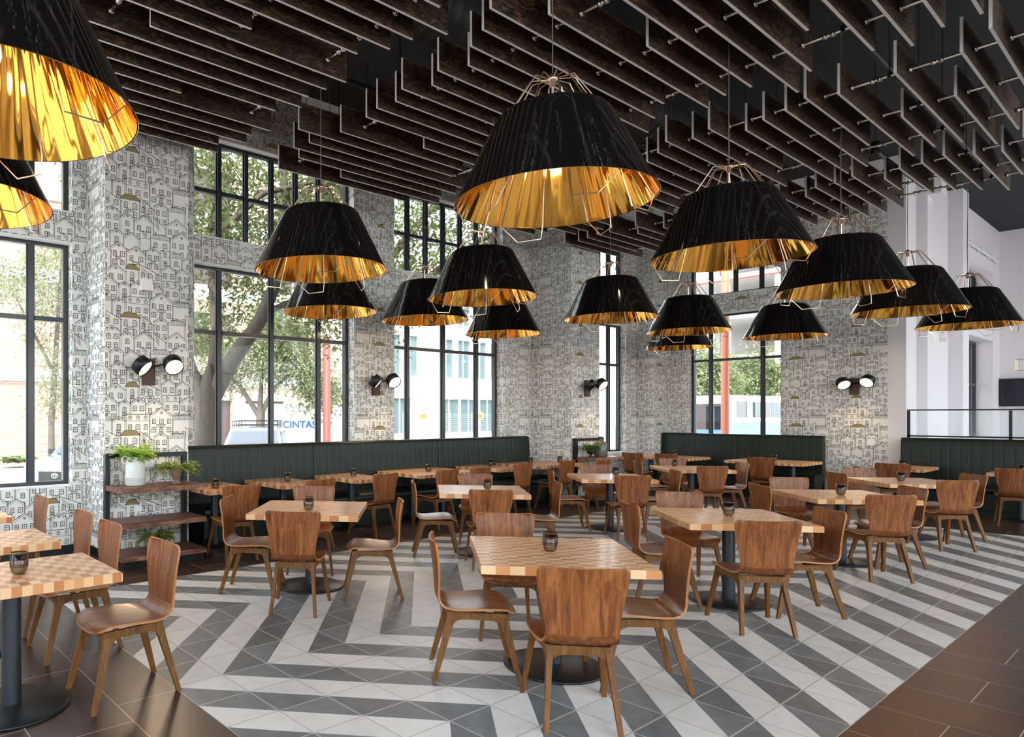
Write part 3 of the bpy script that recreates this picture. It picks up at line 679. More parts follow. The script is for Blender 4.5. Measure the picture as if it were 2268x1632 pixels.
# ------------------------------------------------------------------ sconces
def make_sconce():   # local: wall plane is x-z at y=0, front is -y
    r = thing('wall_sconce', '', 'wall lamp', group='twin head wall sconces')
    b = MB(); b.box((-.078, -.035, -.16), (.078, 0, .16)); b.build('back_plate', 'wood_plate', r)
    for s_, tl in ((-1, Matrix.Rotation(R(62), 4, 'Y') @ Matrix.Rotation(R(-12), 4, 'X')), (1, Matrix.Rotation(R(10), 4, 'Y') @ Matrix.Rotation(R(-52), 4, 'X'))):
        c = Vector((-.14 if s_ < 0 else .245, -.17, .055 if s_ < 0 else .085))
        mx = Matrix.Translation(c) @ (tl if s_ > 0 else Matrix.Rotation(R(-38), 4, 'Y') @ Matrix.Rotation(R(-35), 4, 'X'))
        b = MB(); b.lathe([(0, .065), (.108, .065), (.112, .06), (.112, -.062), (.104, -.062), (.104, -.045)], 32, mx=mx, cap=False)
        b.tube([(0, -.035, .045), (c.x * .5, -.10, c.z), (c.x, c.y, c.z)], .011, 8)
        h = b.build('lamp_head', 'black_metal', r)
        b = MB(); b.lathe([(0, -.046), (.104, -.046)], 32, mx=mx, cap=False); b.build('diffuser', 'lamp_glow', h)
    return r
sc_ = Placer(make_sconce)
for (loc, rz, l) in (((3.185, 7.78, 2.175), 0, 'on the nearest wallpapered pillar'), ((7.35, 8.45, 2.14), 0, 'on the wallpaper between the two big windows'),
                     ((12.0, 7.55, 2.175), 0, 'on the pillar beside the narrow corner window'), ((XF, 4.38, 2.22), R(-90), 'on the far right wallpaper')):
    sc_('glowing twin head black sconce ' + l, loc, rz, 'twin head wall sconces')
    for s_ in (-1, 1):
        ld = bpy.data.lights.new('sconce_lamp', 'SPOT'); ld.energy = 16; ld.color = (1, .72, .45); ld.spot_size = R(120); ld.spot_blend = .6; ld.shadow_soft_size = .1
        lo = bpy.data.objects.new('sconce_lamp', ld); COL.objects.link(lo)
        mxx = Matrix.Translation(Vector(loc)) @ Matrix.Rotation(rz, 4, 'Z'); lo.location = mxx @ Vector((.16 * s_, -.2, -.05)); lo.rotation_euler = (R(28), 0, rz + math.pi)

# ------------------------------------------------------------------ tables
def cupmesh(r):
    b = MB(); b.lathe([(0, 0), (.030, 0), (.043, .015), (.047, .045), (.047, .12), (.0445, .12), (.0445, .045), (.040, .018), (.028, .008), (0, .008)], 24, cap=False); b.build('glass_body', 'smoke_glass', r)
    b = MB(); b.lathe([(.0475, .117), (.0475, .123), (.044, .123), (.044, .117), (.0475, .117)], 24, cap=False)
    rr = random.Random(2)
    for z in (.045, .085): b.lathe([(.0475, z), (.049, z + .0012), (.0475, z + .0024)], 20, cap=False)
    for k in range(11):
        a = 2 * math.pi * k / 11 + rr.uniform(-.1, .1); z0 = rr.choice((.02, .035)); z1 = rr.choice((.075, .095, .11))
        b.tube([(.0485 * math.cos(a), .0485 * math.sin(a), z0 + .01), (.0485 * math.cos(a + .1), .0485 * math.sin(a + .1), z1)], .0012, 4)
    b.build('metal_lattice', 'black_metal', r)
    b = MB(); b.lathe([(.0445, .119), (.0478, .1215), (.0445, .124)], 24, cap=False); b.build('gold_lip', 'gold_rim', r)
    b = MB(); b.lathe([(0, .04), (.030, .04), (.030, .009), (0, .009)], 14, cap=False); b.build('candle', 'white', r)
def make_cup():
    r = thing('candle_holder', '', 'candle holder'); cupmesh(r); return r
cup = Placer(make_cup)
def table_maker(sx, sy, disc=.32, name='dining_table'):
    def mk():
        r = thing(name, '', 'table'); b = MB(); c = .004; t_ = .052; z1 = .762
        b.box((-sx / 2, -sy / 2, z1 - t_), (sx / 2, sy / 2, z1 - c))
        b.hexa([(-sx / 2, -sy / 2, z1 - c), (sx / 2, -sy / 2, z1 - c), (sx / 2, sy / 2, z1 - c), (-sx / 2, sy / 2, z1 - c)], [(-sx / 2 + c, -sy / 2 + c, z1), (sx / 2 - c, -sy / 2 + c, z1), (sx / 2 - c, sy / 2 - c, z1), (-sx / 2 + c, sy / 2 - c, z1)])
        b.build('tabletop', 'butcher', r)
        b = MB(); b.lathe([(.052, .030), (.052, z1 - t_ - .006)], 24); b.box((-.2, -.03, z1 - t_ - .02), (.2, .03, z1 - t_ + .002)); b.box((-.03, -.2, z1 - t_ - .019), (.03, .2, z1 - t_ + .002)); b.build('post', 'post_metal', r)
        b = MB(); b.lathe([(disc - .004, 0), (disc, .004), (disc, .012), (disc - .01, .018), (.12, .026), (.06, .034), (.052, .034)], 48); b.build('base_plate', 'black_metal', r)
        return r
    return mk
sqt = Placer(table_maker(1.02, 1.02)); wlt = Placer(table_maker(.66, 1.02, .26)); 
Z1 = .762
ROWF = {'T1': (3.90, 2.695, 'nearest checkered square table, front row on the patterned floor'), 'T5': (6.50, 2.69, 'square table second nearest in the front row'),
        'T6': (9.28, 2.65, 'square table third in the front row'), 'T7': (11.90, 2.66, 'square table farthest in the front row')}
ROWB = {'T2': (3.855, 5.39, 'square table nearest in the back row, beside the plant shelf side'), 'T3': (6.43, 5.45, 'square table second in the back row'),
        'T4': (9.30, 5.47, 'square table third in the back row'), 'T8': (11.90, 5.52, 'square table farthest in the back row near the corner')}
TN = {'T1': 'nearest square table', 'T5': 'second square table of the front row', 'T6': 'third square table of the front row', 'T7': 'farthest square table of the front row',
      'T2': 'nearest square table of the back row', 'T3': 'second square table of the back row', 'T4': 'third square table of the back row', 'T8': 'farthest square table of the back row'}
TC = {}
for d in (ROWF, ROWB):
    for k, (x, y, l) in d.items():
        TC[k] = (x, y); sqt('butcher block ' + l, (x, y, 0), R(45), 'square butcher block tables on the patterned floor')
for k, (x, y) in {'T1': (3.885, 2.71), 'T2': (3.74, 5.26), 'T3': (6.52, 5.43), 'T4': (9.5, 5.5), 'T5': (6.52, 2.70), 'T6': (9.23, 2.64), 'T7': (11.82, 2.70), 'T8': (12.0, 5.85)}.items():
    cup('dark glass candle holder with gold rim on the ' + TN[k], (x, y, Z1), random.random() * 6, 'candle holders on the tables')
WX = [(3.735, 'first'), (4.77, 'second'), (5.97, 'third'), (7.21, 'fourth'), (7.89, 'fifth'), (9.04, 'sixth'), (10.13, 'seventh'), (10.81, 'eighth')]
for (x, o_) in WX: wlt('narrow butcher block table along the window banquette, %s from the plant shelf' % o_, (x + .33, 7.77, 0), 0, 'narrow tables along the window banquette')
for (x, y, o_) in ((3.93, 7.5, 'first'), (5.1, 7.66, 'second'), (6.32, 7.75, 'third'), (7.78, 7.67, 'fourth'), (9.45, 7.8, 'sixth'), (10.5, 7.75, 'seventh'), (11.2, 7.6, 'eighth')):
    cup('glass candle holder on the %s narrow table along the window banquette' % o_, (x, y, Z1), random.random() * 6, 'candle holders on the tables')
FT = [(14.83, 7.75, 'far banquette table in the corner'), (14.83, 7.03, 'far banquette table beside the corner one'), (14.98, 5.75, 'far banquette table below the far window, left of the pair'), (14.98, 5.05, 'far banquette table at the right end of the far window banquette'),
      (15.05, 3.36, 'narrow table at the left end of the right banquette'), (15.05, 1.95, 'narrow table at the right edge of the view by the right banquette')]
for (x, y, l) in FT: wlt('butcher block ' + l, (x, y, 0), R(90), 'narrow tables along the far banquettes')
for (x, y, l) in ((15.0, 7.3, 'far corner banquette tables'), (14.95, 5.35, 'far banquette tables below the window'), (15.0, 3.4, 'table at the left end of the right banquette'), (15.0, 1.95, 'rightmost banquette table at the picture edge')):
    cup('dark glass candle holder on the ' + l, (x, y, Z1), random.random() * 6, 'candle holders on the tables')
LTb = Placer(table_maker(1.02, .72, .31))
for (y, l) in ((4.17, 'nearest table at the left edge, standing beside the lone front chair'), (5.38, 'middle table at the left edge, behind the nearest one'), (6.83, 'farthest table at the left edge, by the left window')):
    LTb('butcher block ' + l, (.90, y, 0), 0, 'tables at the left edge')
cup('dark glass candle holder on the nearest table at the left edge', (.93, 4.13, Z1), 1, 'candle holders on the tables')

# ------------------------------------------------------------------ chairs (local +X is forward)
def make_chair():
    r = thing('dining_chair', '', 'chair')
    prof = [(.255, .418, .150), (.250, .430, .180), (.238, .441, .200), (.215, .450, .214), (.18, .457, .224), (.12, .461, .231), (.05, .459, .233), (-.03, .453, .229), (-.10, .448, .218), (-.155, .448, .206), (-.195, .458, .195), (-.222, .480, .187), (-.235, .510, .183),
            (-.240, .55, .185), (-.243, .60, .193), (-.247, .65, .203), (-.252, .70, .213), (-.258, .75, .222), (-.265, .80, .229), (-.270, .835, .232), (-.272, .850, .229), (-.274, .862, .221), (-.2755, .868, .205)]
    NU = 13; th = .013
    P = np.zeros((len(prof), NU, 3))
    for i, (x, z, hw) in enumerate(prof):
        bk = min(1, max(0, (i - 9) / 8)); 
        for j in range(NU):
            u = -1 + 2 * j / (NU - 1); y = u * hw
            P[i, j] = (x + bk * .030 * u * u - (1 - bk) * .0, y, z + (1 - bk) * .012 * u * u * (1 if i > 3 else .4))
        if i < 4: P[i, :, 0] -= np.abs(np.linspace(-1, 1, NU)) ** 3 * .012
    du = np.zeros_like(P); dv = np.zeros_like(P)
    du[:, 1:-1] = P[:, 2:] - P[:, :-2]; du[:, 0] = P[:, 1] - P[:, 0]; du[:, -1] = P[:, -1] - P[:, -2]
    dv[1:-1] = P[2:] - P[:-2]; dv[0] = P[1] - P[0]; dv[-1] = P[-1] - P[-2]
    N = np.cross(dv, du); N /= np.linalg.norm(N, axis=2)[:, :, None]
    if N[6, 6, 2] < 0: N = -N
    Q = P - N * th
    def shell(i0, i1, name, mats, caps):
        b = MB(); n = i1 - i0; A = P[i0:i1].reshape(-1, 3); Bq = Q[i0:i1].reshape(-1, 3)
        q = [(i * NU + j, i * NU + j + 1, (i + 1) * NU + j + 1, (i + 1) * NU + j) for i in range(n - 1) for j in range(NU - 1)]
        b.add(A, q, 0, True); b.add(Bq, [tuple(reversed(f)) for f in q], 0, True)
        V = np.concatenate([A, Bq]); o = len(A); e = []
        for i in range(n - 1):
            for j in (0, NU - 1): e.append((i * NU + j, (i + 1) * NU + j, (i + 1) * NU + j + o, i * NU + j + o))
        for row in caps:
            i = 0 if row == 0 else n - 1
            for j in range(NU - 1): e.append((i * NU + j, i * NU + j + 1, i * NU + j + 1 + o, i * NU + j + o))
        b.add(V, e, 1, False); return b.build(name, mats, r, fix=False)
    shell(0, 13, 'seat', ['walnut_seat', 'ply_edge'], [0]); shell(12, len(prof), 'backrest', ['walnut', 'ply_edge'], [1])
    # legs
    FT_, FB = (.165, .185, .40), (.262, .235, 0.); RT_, RB = (-.150, .150, .40), (-.262, .188, 0.)
    for (T_, B_) in ((FT_, FB), (RT_, RB)):
        for s_ in (1, -1):
            b = MB(); wt, wb, dt = .052, .028, .026; sg = 1 if T_[0] > 0 else -1
            def rect(c, wx, wy): return [(c[0] - wx / 2, s_ * c[1] - wy / 2, c[2]), (c[0] + wx / 2, s_ * c[1] - wy / 2, c[2]), (c[0] + wx / 2, s_ * c[1] + wy / 2, c[2]), (c[0] - wx / 2, s_ * c[1] + wy / 2, c[2])]
            mid = tuple(T_[i] * .86 + B_[i] * .14 for i in range(3))
            b.hexa(rect(B_, wb, .024), rect(mid, .046, .030)); b.hexa(rect(mid, .046, .030), rect(T_, .058, .032)); b.build('leg', 'leg_wood', r)
    # seat frame: side rails with arched underside, front and rear rails
    b = MB()
    for s_ in (1, -1):
        pts = [(-.165, .432), (.185, .432), (.195, .36)]
        arc = [(.150, .362), (.135, .374), (.115, .382), (.09, .386), (-.075, .386), (-.10, .382), (-.12, .374), (-.135, .362)]
        arc = [(.205, .33), (.172, .335)] + arc + [(-.157, .335), (-.19, .33)]
        poly = [(-.165, .432), (.185, .432)] + arc
        yc0, yc1 = .188, .158
        def Yc(x): return yc1 + (yc0 - yc1) * (x + .165) / .35
        n = len(poly); vs = [(x, s_ * Yc(x) - .011, z) for x, z in poly] + [(x, s_ * Yc(x) + .011, z) for x, z in poly]
        b.add(vs, [tuple(range(n)), tuple(reversed(range(n, 2 * n)))] + [(i, i + n, (i + 1) % n + n, (i + 1) % n) for i in range(n)], 0)
    for (xc, hw, lean) in ((.185, .19, .02), (-.165, .155, -.02)):
        poly = [(-hw, .432), (hw, .432), (hw + .012, .335), (hw - .012, .342), (hw - .022, .362), (hw - .045, .378), (hw - .08, .384), (-hw + .08, .384), (-hw + .045, .378), (-hw + .022, .362), (-hw + .012, .342), (-hw - .012, .335)]
        b.prism(poly, xc - .011, xc + .011, 'x')
    b.build('seat_frame', 'leg_wood', r); return r
chair = Placer(make_chair)
r2 = math.sqrt(.5)
def tchair(T, side, rr, ff, da=0.):
    """rr, ff: offset from the table centre along the image right / away axes"""
    c = TC[T]; x = c[0] + (rr + ff) * r2; y = c[1] + (ff - rr) * r2
    ang = {'near': 45, 'far': 225, 'left': -45, 'right': 135}[side] + da
    nm = {'near': 'at near side of', 'far': 'at far side of', 'left': 'at left of', 'right': 'at right of'}[side]
    chair('walnut moulded chair %s %s' % (nm, TN[T]), (x, y, 0), R(ang), 'moulded walnut dining chairs')
CH = {'T1': dict(near=(-.03, -.72, 0), left=(-.53, -.16, 2), right=(.47, -.17, 0), far=(-.20, .72, 0)),
      'T2': dict(near=(.02, -.76, 0), left=(-.52, -.22, 0), right=(.62, -.2, 6), far=(-.1, .70, 4)),
      'T3': dict(near=(.02, -.74, 0), left=(-.55, -.2, 3), right=(.62, -.12, 0), far=(.0, .72, 0)),
      'T4': dict(near=(.02, -.78, 0), left=(-.62, -.14, 0), right=(.62, -.1, 0), far=(.0, .66, 0)),
      'T5': dict(near=(-.13, -.73, 0), left=(-.60, -.02, 3), right=(.44, -.25, 0), far=(-.08, .70, 0)),
      'T6': dict(near=(-.09, -.73, 0), left=(-.62, .0, 3), right=(.40, -.13, 0), far=(-.08, .70, 0)),
      'T7': dict(near=(-.1, -.80, 0), left=(-.62, .03, 3), right=(.5, -.1, 0), far=(-.06, .66, 0)),
      'T8': dict(near=(-.05, -.74, 0), left=(-.62, .0, 0), right=(.5, -.15, 0), far=(.0, .62, 0))}
for T, d in CH.items():
    for s_, (a, c, da) in d.items(): tchair(T, s_, a, c, da)
for (x, y, a, o_) in ((3.92, 7.02, 82, 'first'), (5.02, 7.05, 90, 'second'), (6.20, 7.17, 92, 'third'), (7.42, 7.16, 88, 'fourth'), (8.10, 7.13, 90, 'fifth'), (9.28, 7.22, 88, 'sixth'), (10.5, 7.22, 90, 'seventh'), (11.22, 6.98, 90, 'eighth')):
    chair('moulded walnut chair facing the window banquette at the %s narrow table from the plant shelf' % o_, (x, y, 0), R(a), 'moulded walnut dining chairs')
for (x, y, a, l) in ((14.03, 7.6, 0, 'at the corner table of the far banquette'), (14.15, 6.95, 0, 'beside the corner one at the far banquette'), (14.36, 5.28, 0, 'facing the far banquette below the window, standing alone'), (14.35, 3.36, 8, 'at the left end of the right banquette'), (14.42, 1.93, 8, 'at the right picture edge facing the right banquette')):
    chair('moulded walnut chair ' + l, (x, y, 0), R(a), 'moulded walnut dining chairs')
for (x, y, a, l) in ((1.50, 4.02, 180, 'lone front chair at the left, orange lit, beside the nearest left edge table'), (1.50, 4.98, 180, 'second of the four chairs at the left edge tables'), (1.52, 5.66, 180, 'third of the four chairs at the left edge tables'), (1.52, 6.95, 180, 'farthest of the four chairs at the left edge tables')):
    chair('moulded walnut ' + l, (x, y, 0), R(a), 'moulded walnut dining chairs')

# ------------------------------------------------------------------ banquettes (local x along the run, front is -y, origin at back centre of the floor)
def banquette(W, seat_end=0.):
    r = thing('banquette', '', 'bench'); h = W / 2 - .004
    b = MB(); n = max(6, int(W / .011)); npan = max(1, round(W / .132)); rows = [(.40, .0), (.50, .0), (.80, .012), (1.10, .028), (1.20, .036), (1.235, .048), (1.25, .075), (1.252, .11), (1.24, .15), (0.02, .15)]
    G = []
    for (z, dy) in rows:
        for i in range(n + 1):
            x = -h + 2 * h * i / n; ph = ((x + h) / (2 * h) * npan) % 1.0; bul = 1 - (abs(ph - .5) * 2) ** 12
            G.append((x, -.20 + dy - (.005 * bul if dy < .12 else 0), z))
    fs = [(j * (n + 1) + i, j * (n + 1) + i + 1, (j + 1) * (n + 1) + i + 1, (j + 1) * (n + 1) + i) for j in range(len(rows) - 1) for i in range(n)]
    b.add(G, fs, 0, True)
    for i in (0, n): b.add([G[j * (n + 1) + i] for j in range(len(rows))], [tuple(range(len(rows)))], 0)
    b.build('back_cushion', 'leather', r)
    b = MB(); pr = [(-.19, .38), (-.19, .49), (-.25, .495), (-.55, .492), (-.63, .480), (-.655, .455), (-.66, .42), (-.655, .375), (-.64, .365), (-.64, .36), (-.19, .36)]
    m = len(pr); x0, x1 = -h, h + seat_end
    vs = [(x0, y, z) for y, z in pr] + [(x1, y, z) for y, z in pr]
    b.add(vs, [(i, (i + 1) % m, (i + 1) % m + m, i + m) for i in range(m)], 0, True); b.add(vs, [tuple(range(m)), tuple(range(m, 2 * m))], 0)
    b.build('seat_cushion', 'leather', r)
    b = MB(); b.box((x0, -.63, .10), (x1, -.20, .36)); b.box((x0 + .02, -.56, .0), (x1 - .02, -.20, .10)); b.build('base', 'leather', r)
    return r
for (x0, x1, l, e) in ((3.93, 5.96, 'left section beside the plant shelf', 0), (5.96, 8.62, 'middle section between the windows', 0), (8.62, 11.17, 'right section ending at the corner pillar', .22)):
    q = banquette(x1 - x0, e); q.location = ((x0 + x1) / 2, 8.43, 0); q['label'] = 'dark green leather banquette along windows, ' + l; q['group'] = 'dark green banquettes'
for (y0, y1, l) in ((8.0, 6.40, 'left half, in the corner under the far window'), (6.40, 4.80, 'right half, under the far window and wallpaper')):
    q = banquette(y0 - y1); q.location = (15.97, (y0 + y1) / 2, 0); q.rotation_euler = (0, 0, R(-90)); q['label'] = 'dark green banquette on far wall, ' + l; q['group'] = 'dark green banquettes'
for (y0, y1, l) in ((3.62, 1.2, 'its left section'), (1.2, -2.5, 'its section at the picture edge')):
    q = banquette(y0 - y1); q.location = (16.0, (y0 + y1) / 2, 0); q.rotation_euler = (0, 0, R(-90)); q['label'] = 'dark green leather banquette below the glass railing, ' + l; q['group'] = 'dark green banquettes'
# glass railing
r = thing('glass_railing', 'glass railing with dark posts and top rail above the right banquette', 'railing', (16.18, 3.6, 1.0))
b = MB(); b.box((-.02, -6.0, .74), (.02, 0, .765)); b.build('top_rail', 'black_metal', r)
b = MB(); b.box((-.02, -6.0, .262), (.02, 0, .29)); b.build('bottom_rail', 'black_metal', r)
for y in (-.02, -1.37, -2.9, -4.4, -5.98): b = MB(); b.box((-.02, y - .02, 0), (.02, y + .02, .738)); b.build('post', 'black_metal', r)
for i, (y0, y1) in enumerate(((-.04, -1.35), (-1.39, -2.88), (-2.92, -4.38), (-4.42, -5.96))): b = MB(); b.box((-.005, y1 + .02, .30), (.005, y0 - .02, .735)); b.build('glass_panel', 'glass', r)

# ------------------------------------------------------------------ plant shelves (origin at back left of the floor, front -y)
def live_board(b, x0, x1, y0, y1, z, t_, seed):
    rr = random.Random(seed); n = 16; top = []; bot = []
    for i in range(n + 1):
        x = x0 + (x1 - x0) * i / n; q = y0 + .008 * math.sin(i * 1.3 + seed) + rr.uniform(-.004, .004)
        top.append((x, q + .012)); bot.append((x, q))
    vs = [(x, y1, z - t_) for x, _ in top] + [(x, q, z - t_ + .008) for x, q in bot] + [(x, q + .002, z - .008) for x, q in top] + [(x, y1, z) for x, _ in top] + [(x, q + .012, z) for x, q in top]
    k = n + 1; fs = []
    for i in range(n):
        fs += [(i, i + 1, k + i + 1, k + i), (k + i, k + i + 1, 2 * k + i + 1, 2 * k + i), (2 * k + i, 2 * k + i + 1, 4 * k + i + 1, 4 * k + i), (4 * k + i, 4 * k + i + 1, 3 * k + i + 1, 3 * k + i), (3 * k + i, 3 * k + i + 1, i + 1, i)]
    for i in (0, n): fs.append((i, k + i, 2 * k + i, 4 * k + i, 3 * k + i))
    b.add(vs, fs)
def shelf(W, D):
    r = thing('plant_shelf', '', 'shelf')
    b = MB()
    for x in (0.0, W - .05): b.box((x, -.09, .0), (x + .05, -.015, 1.215))
    b.box((.05, -.09, 1.165), (W - .05, -.015, 1.215)); b.box((.03, -D + .03, 0), (W - .03, -.015, .06)); b.box((.05, -.09, .25), (W - .05, -.06, .30)) if 0 else None
    b.build('frame', 'black_metal', r)
    for i, z in enumerate((.865, .485, .125)):
        q = MB(); live_board(q, .0, W, -D, -.10, z, .06, i + 3); q.build('board', 'shelf_wood', r)
    return r
s1 = shelf(1.0, .62); s1.location = (2.64, 7.765, 0); s1['label'] = 'dark wood three tier plant shelf with black metal frame against the nearest pillar'
s2 = shelf(.94, .50); s2.location = (11.5, 7.535, 0); s2['label'] = 'dark wood shelf with black frame by the narrow corner window'

# plants
def leaf(b, p, d, L, W_, mi=0, up=Vector((0, 0, 1))):
    d = d.normalized(); s_ = d.cross(up); s_ = s_.normalized() if s_.length > .01 else Vector((1, 0, 0)); n = s_.cross(d) * (L * .12)
    b.add([p, p + d * L * .45 + s_ * W_ + n, p + d * L, p + d * L * .45 - s_ * W_ + n], [(0, 1, 2, 3)], mi)
def foliage(n_st, length, droop, leafL, leafW, seed, spread=1., up=.9, per=14):
    rr = random.Random(seed); b = MB()
    for i in range(n_st):
        a = rr.uniform(0, 6.283); el = rr.uniform(.15, 1.0) * up; d = Vector((math.cos(a) * spread, math.sin(a) * spread, el * 1.6)).normalized(); p = Vector((math.cos(a) * .02, math.sin(a) * .02, 0)); L = length * rr.uniform(.55, 1.1); seg = []
        for k in range(9):
            seg.append(p.copy()); p = p + d * L / 8; d = (d + Vector((rr.uniform(-.1, .1), rr.uniform(-.1, .1), -droop * (k + 1) / 8))).normalized()
        b.tube(seg, .0012, 3)
        for k in range(per):
            t_ = rr.uniform(.25, 1) * 8; i0 = min(7, int(t_)); q = seg[i0].lerp(seg[i0 + 1], t_ - i0); ad = rr.uniform(0, 6.283)
            leaf(b, q, Vector((math.cos(ad), math.sin(ad), rr.uniform(-.4, .7))), leafL * rr.uniform(.6, 1.2), leafW * rr.uniform(.7, 1.2))
    return b
r = thing('potted_fern', 'bright green fern in a pale grey ceramic jug on the top shelf', 'potted plant', (2.90, 7.45, .865))
b = MB(); b.lathe([(.0, 0), (.095, 0), (.112, .02), (.114, .09), (.117, .095), (.117, .105), (.110, .11), (.108, .26), (.090, .31), (.088, .33), (.080, .33), (.080, .28), (0, .28)], 28, cap=False)
b.tube([(-.10, 0, .24), (-.15, 0, .27), (-.155, 0, .31), (-.12, 0, .335), (-.09, 0, .32)], .010, 8); b.build('jug', 'ceramic', r)
f = foliage(80, .27, .34, .042, .014, 4, 1., .95, 30).build('fern_leaves', 'fern_leaf', r, fix=False); f.location = (0, 0, .29)
r = thing('potted_trailing_plant', 'trailing green plant in a small brown urn on the top shelf', 'potted plant', (3.37, 7.40, .865))
b = MB(); b.lathe([(0, 0), (.055, 0), (.055, .012), (.022, .03), (.022, .05), (.045, .065), (.060, .09), (.064, .14), (.074, .16), (.074, .172), (.06, .172), (.055, .15), (0, .15)], 24, cap=False); b.build('urn', 'terracotta', r)
f = foliage(60, .30, .50, .028, .012, 9, 1.1, .7, 40).build('trailing_leaves', 'ivy_leaf', r, fix=False); f.location = (0, 0, .16)
r = thing('potted_small_plant', 'small dark green bushy plant on the lowest plant shelf board', 'potted plant', (3.15, 7.45, .125))
b = MB(); b.lathe([(0, 0), (.06, 0), (.075, .12), (.068, .12), (.06, .10), (0, .10)], 20, cap=False); b.build('pot', 'terracotta', r)
f = foliage(60, .26, .42, .028, .012, 14, 1.1, .9, 36).build('leaves', 'ivy_leaf', r, fix=False); f.location = (0, 0, .10)
r = thing('potted_topiary', 'small round green plant in a black footed pot on the corner shelf', 'potted plant', (11.72, 7.28, .865))
b = MB(); b.lathe([(0, 0), (.06, 0), (.02, .03), (.02, .05), (.07, .08), (.09, .12), (.08, .12), (0, .10)], 20, cap=False); b.build('footed_pot', 'black_metal', r)
f = foliage(70, .17, .15, .035, .014, 21, 1., 1.1, 24).build('leaves', 'dark_leaf', r, fix=False); f.location = (0, 0, .12)
r = thing('stoneware_bottle', 'tall grey brown stoneware bottle on the corner shelf', 'bottle', (12.0, 7.25, .865))
b = MB(); b.lathe([(0, 0), (.115, 0), (.122, .02), (.122, .22), (.10, .275), (.035, .31), (.032, .36), (.042, .365), (.042, .385), (.02, .385), (.02, .37), (0, .36)], 28, cap=False); b.build('body', 'bottle', r)

# ------------------------------------------------------------------ small wall devices
def device(name, label, cat, loc, rz, sz):
    b = MB(); w_, d_, h_ = sz; b.hexa([(-w_ / 2, -d_, -h_ / 2), (w_ / 2, -d_, -h_ / 2), (w_ / 2, -.003, -h_ / 2), (-w_ / 2, -.003, -h_ / 2)], [(-w_ / 2 + .006, -d_ * .6, h_ / 2), (w_ / 2 - .006, -d_ * .6, h_ / 2), (w_ / 2, -.003, h_ / 2), (-w_ / 2, -.003, h_ / 2)])
    o = b.build(name, 'speaker_white'); o.location = loc; o.rotation_euler = (0, 0, rz); tag(o, label, cat)
device('wall_speaker', 'small white wedge wall speaker high on the nearest pillar', 'speaker', (3.153, 7.78, 3.2), 0, (.14, .09, .14))
device('wall_speaker', 'small white wedge wall speaker high on the corner pillar', 'speaker', (11.95, 7.55, 3.19), 0, (.14, .09, .14))
device('wall_speaker', 'small white wall speaker on the white wall by the right pendants', 'speaker', (18.9, 3.66, 3.3), 0, (.16, .12, .2))
device('thermostat', 'white thermostat plate on the far right wallpaper', 'thermostat', (XF, 4.12, 1.14), R(-90), (.12, .02, .12))
device('light_switch', 'white wall socket plate behind the plant shelf', 'switch', (3.2, 7.78, 1.08), 0, (.12, .012, .08))
device('power_outlet', 'white power outlet above the middle shelf board', 'outlet', (3.06, 7.78, .56), 0, (.10, .012, .07))

# ------------------------------------------------------------------ right room
r = thing('wall_television', 'black flat television on the white end wall at right', 'television', (24.95, 3.15, 2.25))
b = MB(); b.box((-.05, -1.25, -.36), (.0, .50, .36)); b.build('body', 'black_metal', r)
b = MB(); b.box((-.055, -1.22, -.33), (-.051, .47, .33)); b.build('screen', 'screen', r)
r = thing('linear_chandelier', 'thin brass linear chandelier hanging before the end wall', 'chandelier', (23.6, 2.6, 2.75)); b = MB()
pts = [(-.1, .55, 0), (-.1, -.7, 0), (.1, -.7, 0), (.1, .55, 0)]
for z in (0, .27):
    q = [(x, y, z) for x, y, _ in pts]; b.tube(q + [q[0]], .008, 5, sm=False)
for x, y, _ in pts: b.tube([(x, y, 0), (x, y, .27)], .008, 5)
b.tube([(0, 0, .27), (0, 0, 3.75)], .006, 5); b.tube([(-.1, 0, .27), (.1, 0, .27)], .008, 5); b.build('frame', 'brass', r)
b = MB()
for y in (.35, .1, -.15, -.4): b.lathe([(0, .0), (.03, .02), (.03, .06), (0, .08)], 10, c=(0, y, .01))
b.build('bulbs', 'bulb', r)
for i, (x, y, z, l) in enumerate(((20.5, 2.0, 4.35, 'nearer'), (21.6, 1.75, 4.3, 'farther'))):
    r = thing('beam_pendant', 'black beam pendant light in the white room at right, %s one' % l, 'pendant lamp', (x, y, z)); b = MB()
    b.box((-.06, -2.4, 0), (.06, .5, .2)); b.build('beam', 'black_metal', r); b = MB(); b.tube([(0, .2, .2), (0, .2, ZC - z)], .008, 5); b.tube([(0, -2, .2), (0, -2, ZC - z)], .008, 5); b.build('rods', 'black_metal', r)
b = MB(); b.tube([(20.9, 3.6, 5.62), (24.5, 3.6, 5.62)], .03, 8)
for x in (21.2, 22.3, 23.4, 24.3): b.box((x - .03, 3.57, 5.55), (x + .03, 3.66, 5.68))
o = b.build('sprinkler_pipe', 'white'); tag(o, 'white pipe along the white wall above its window', 'pipe')

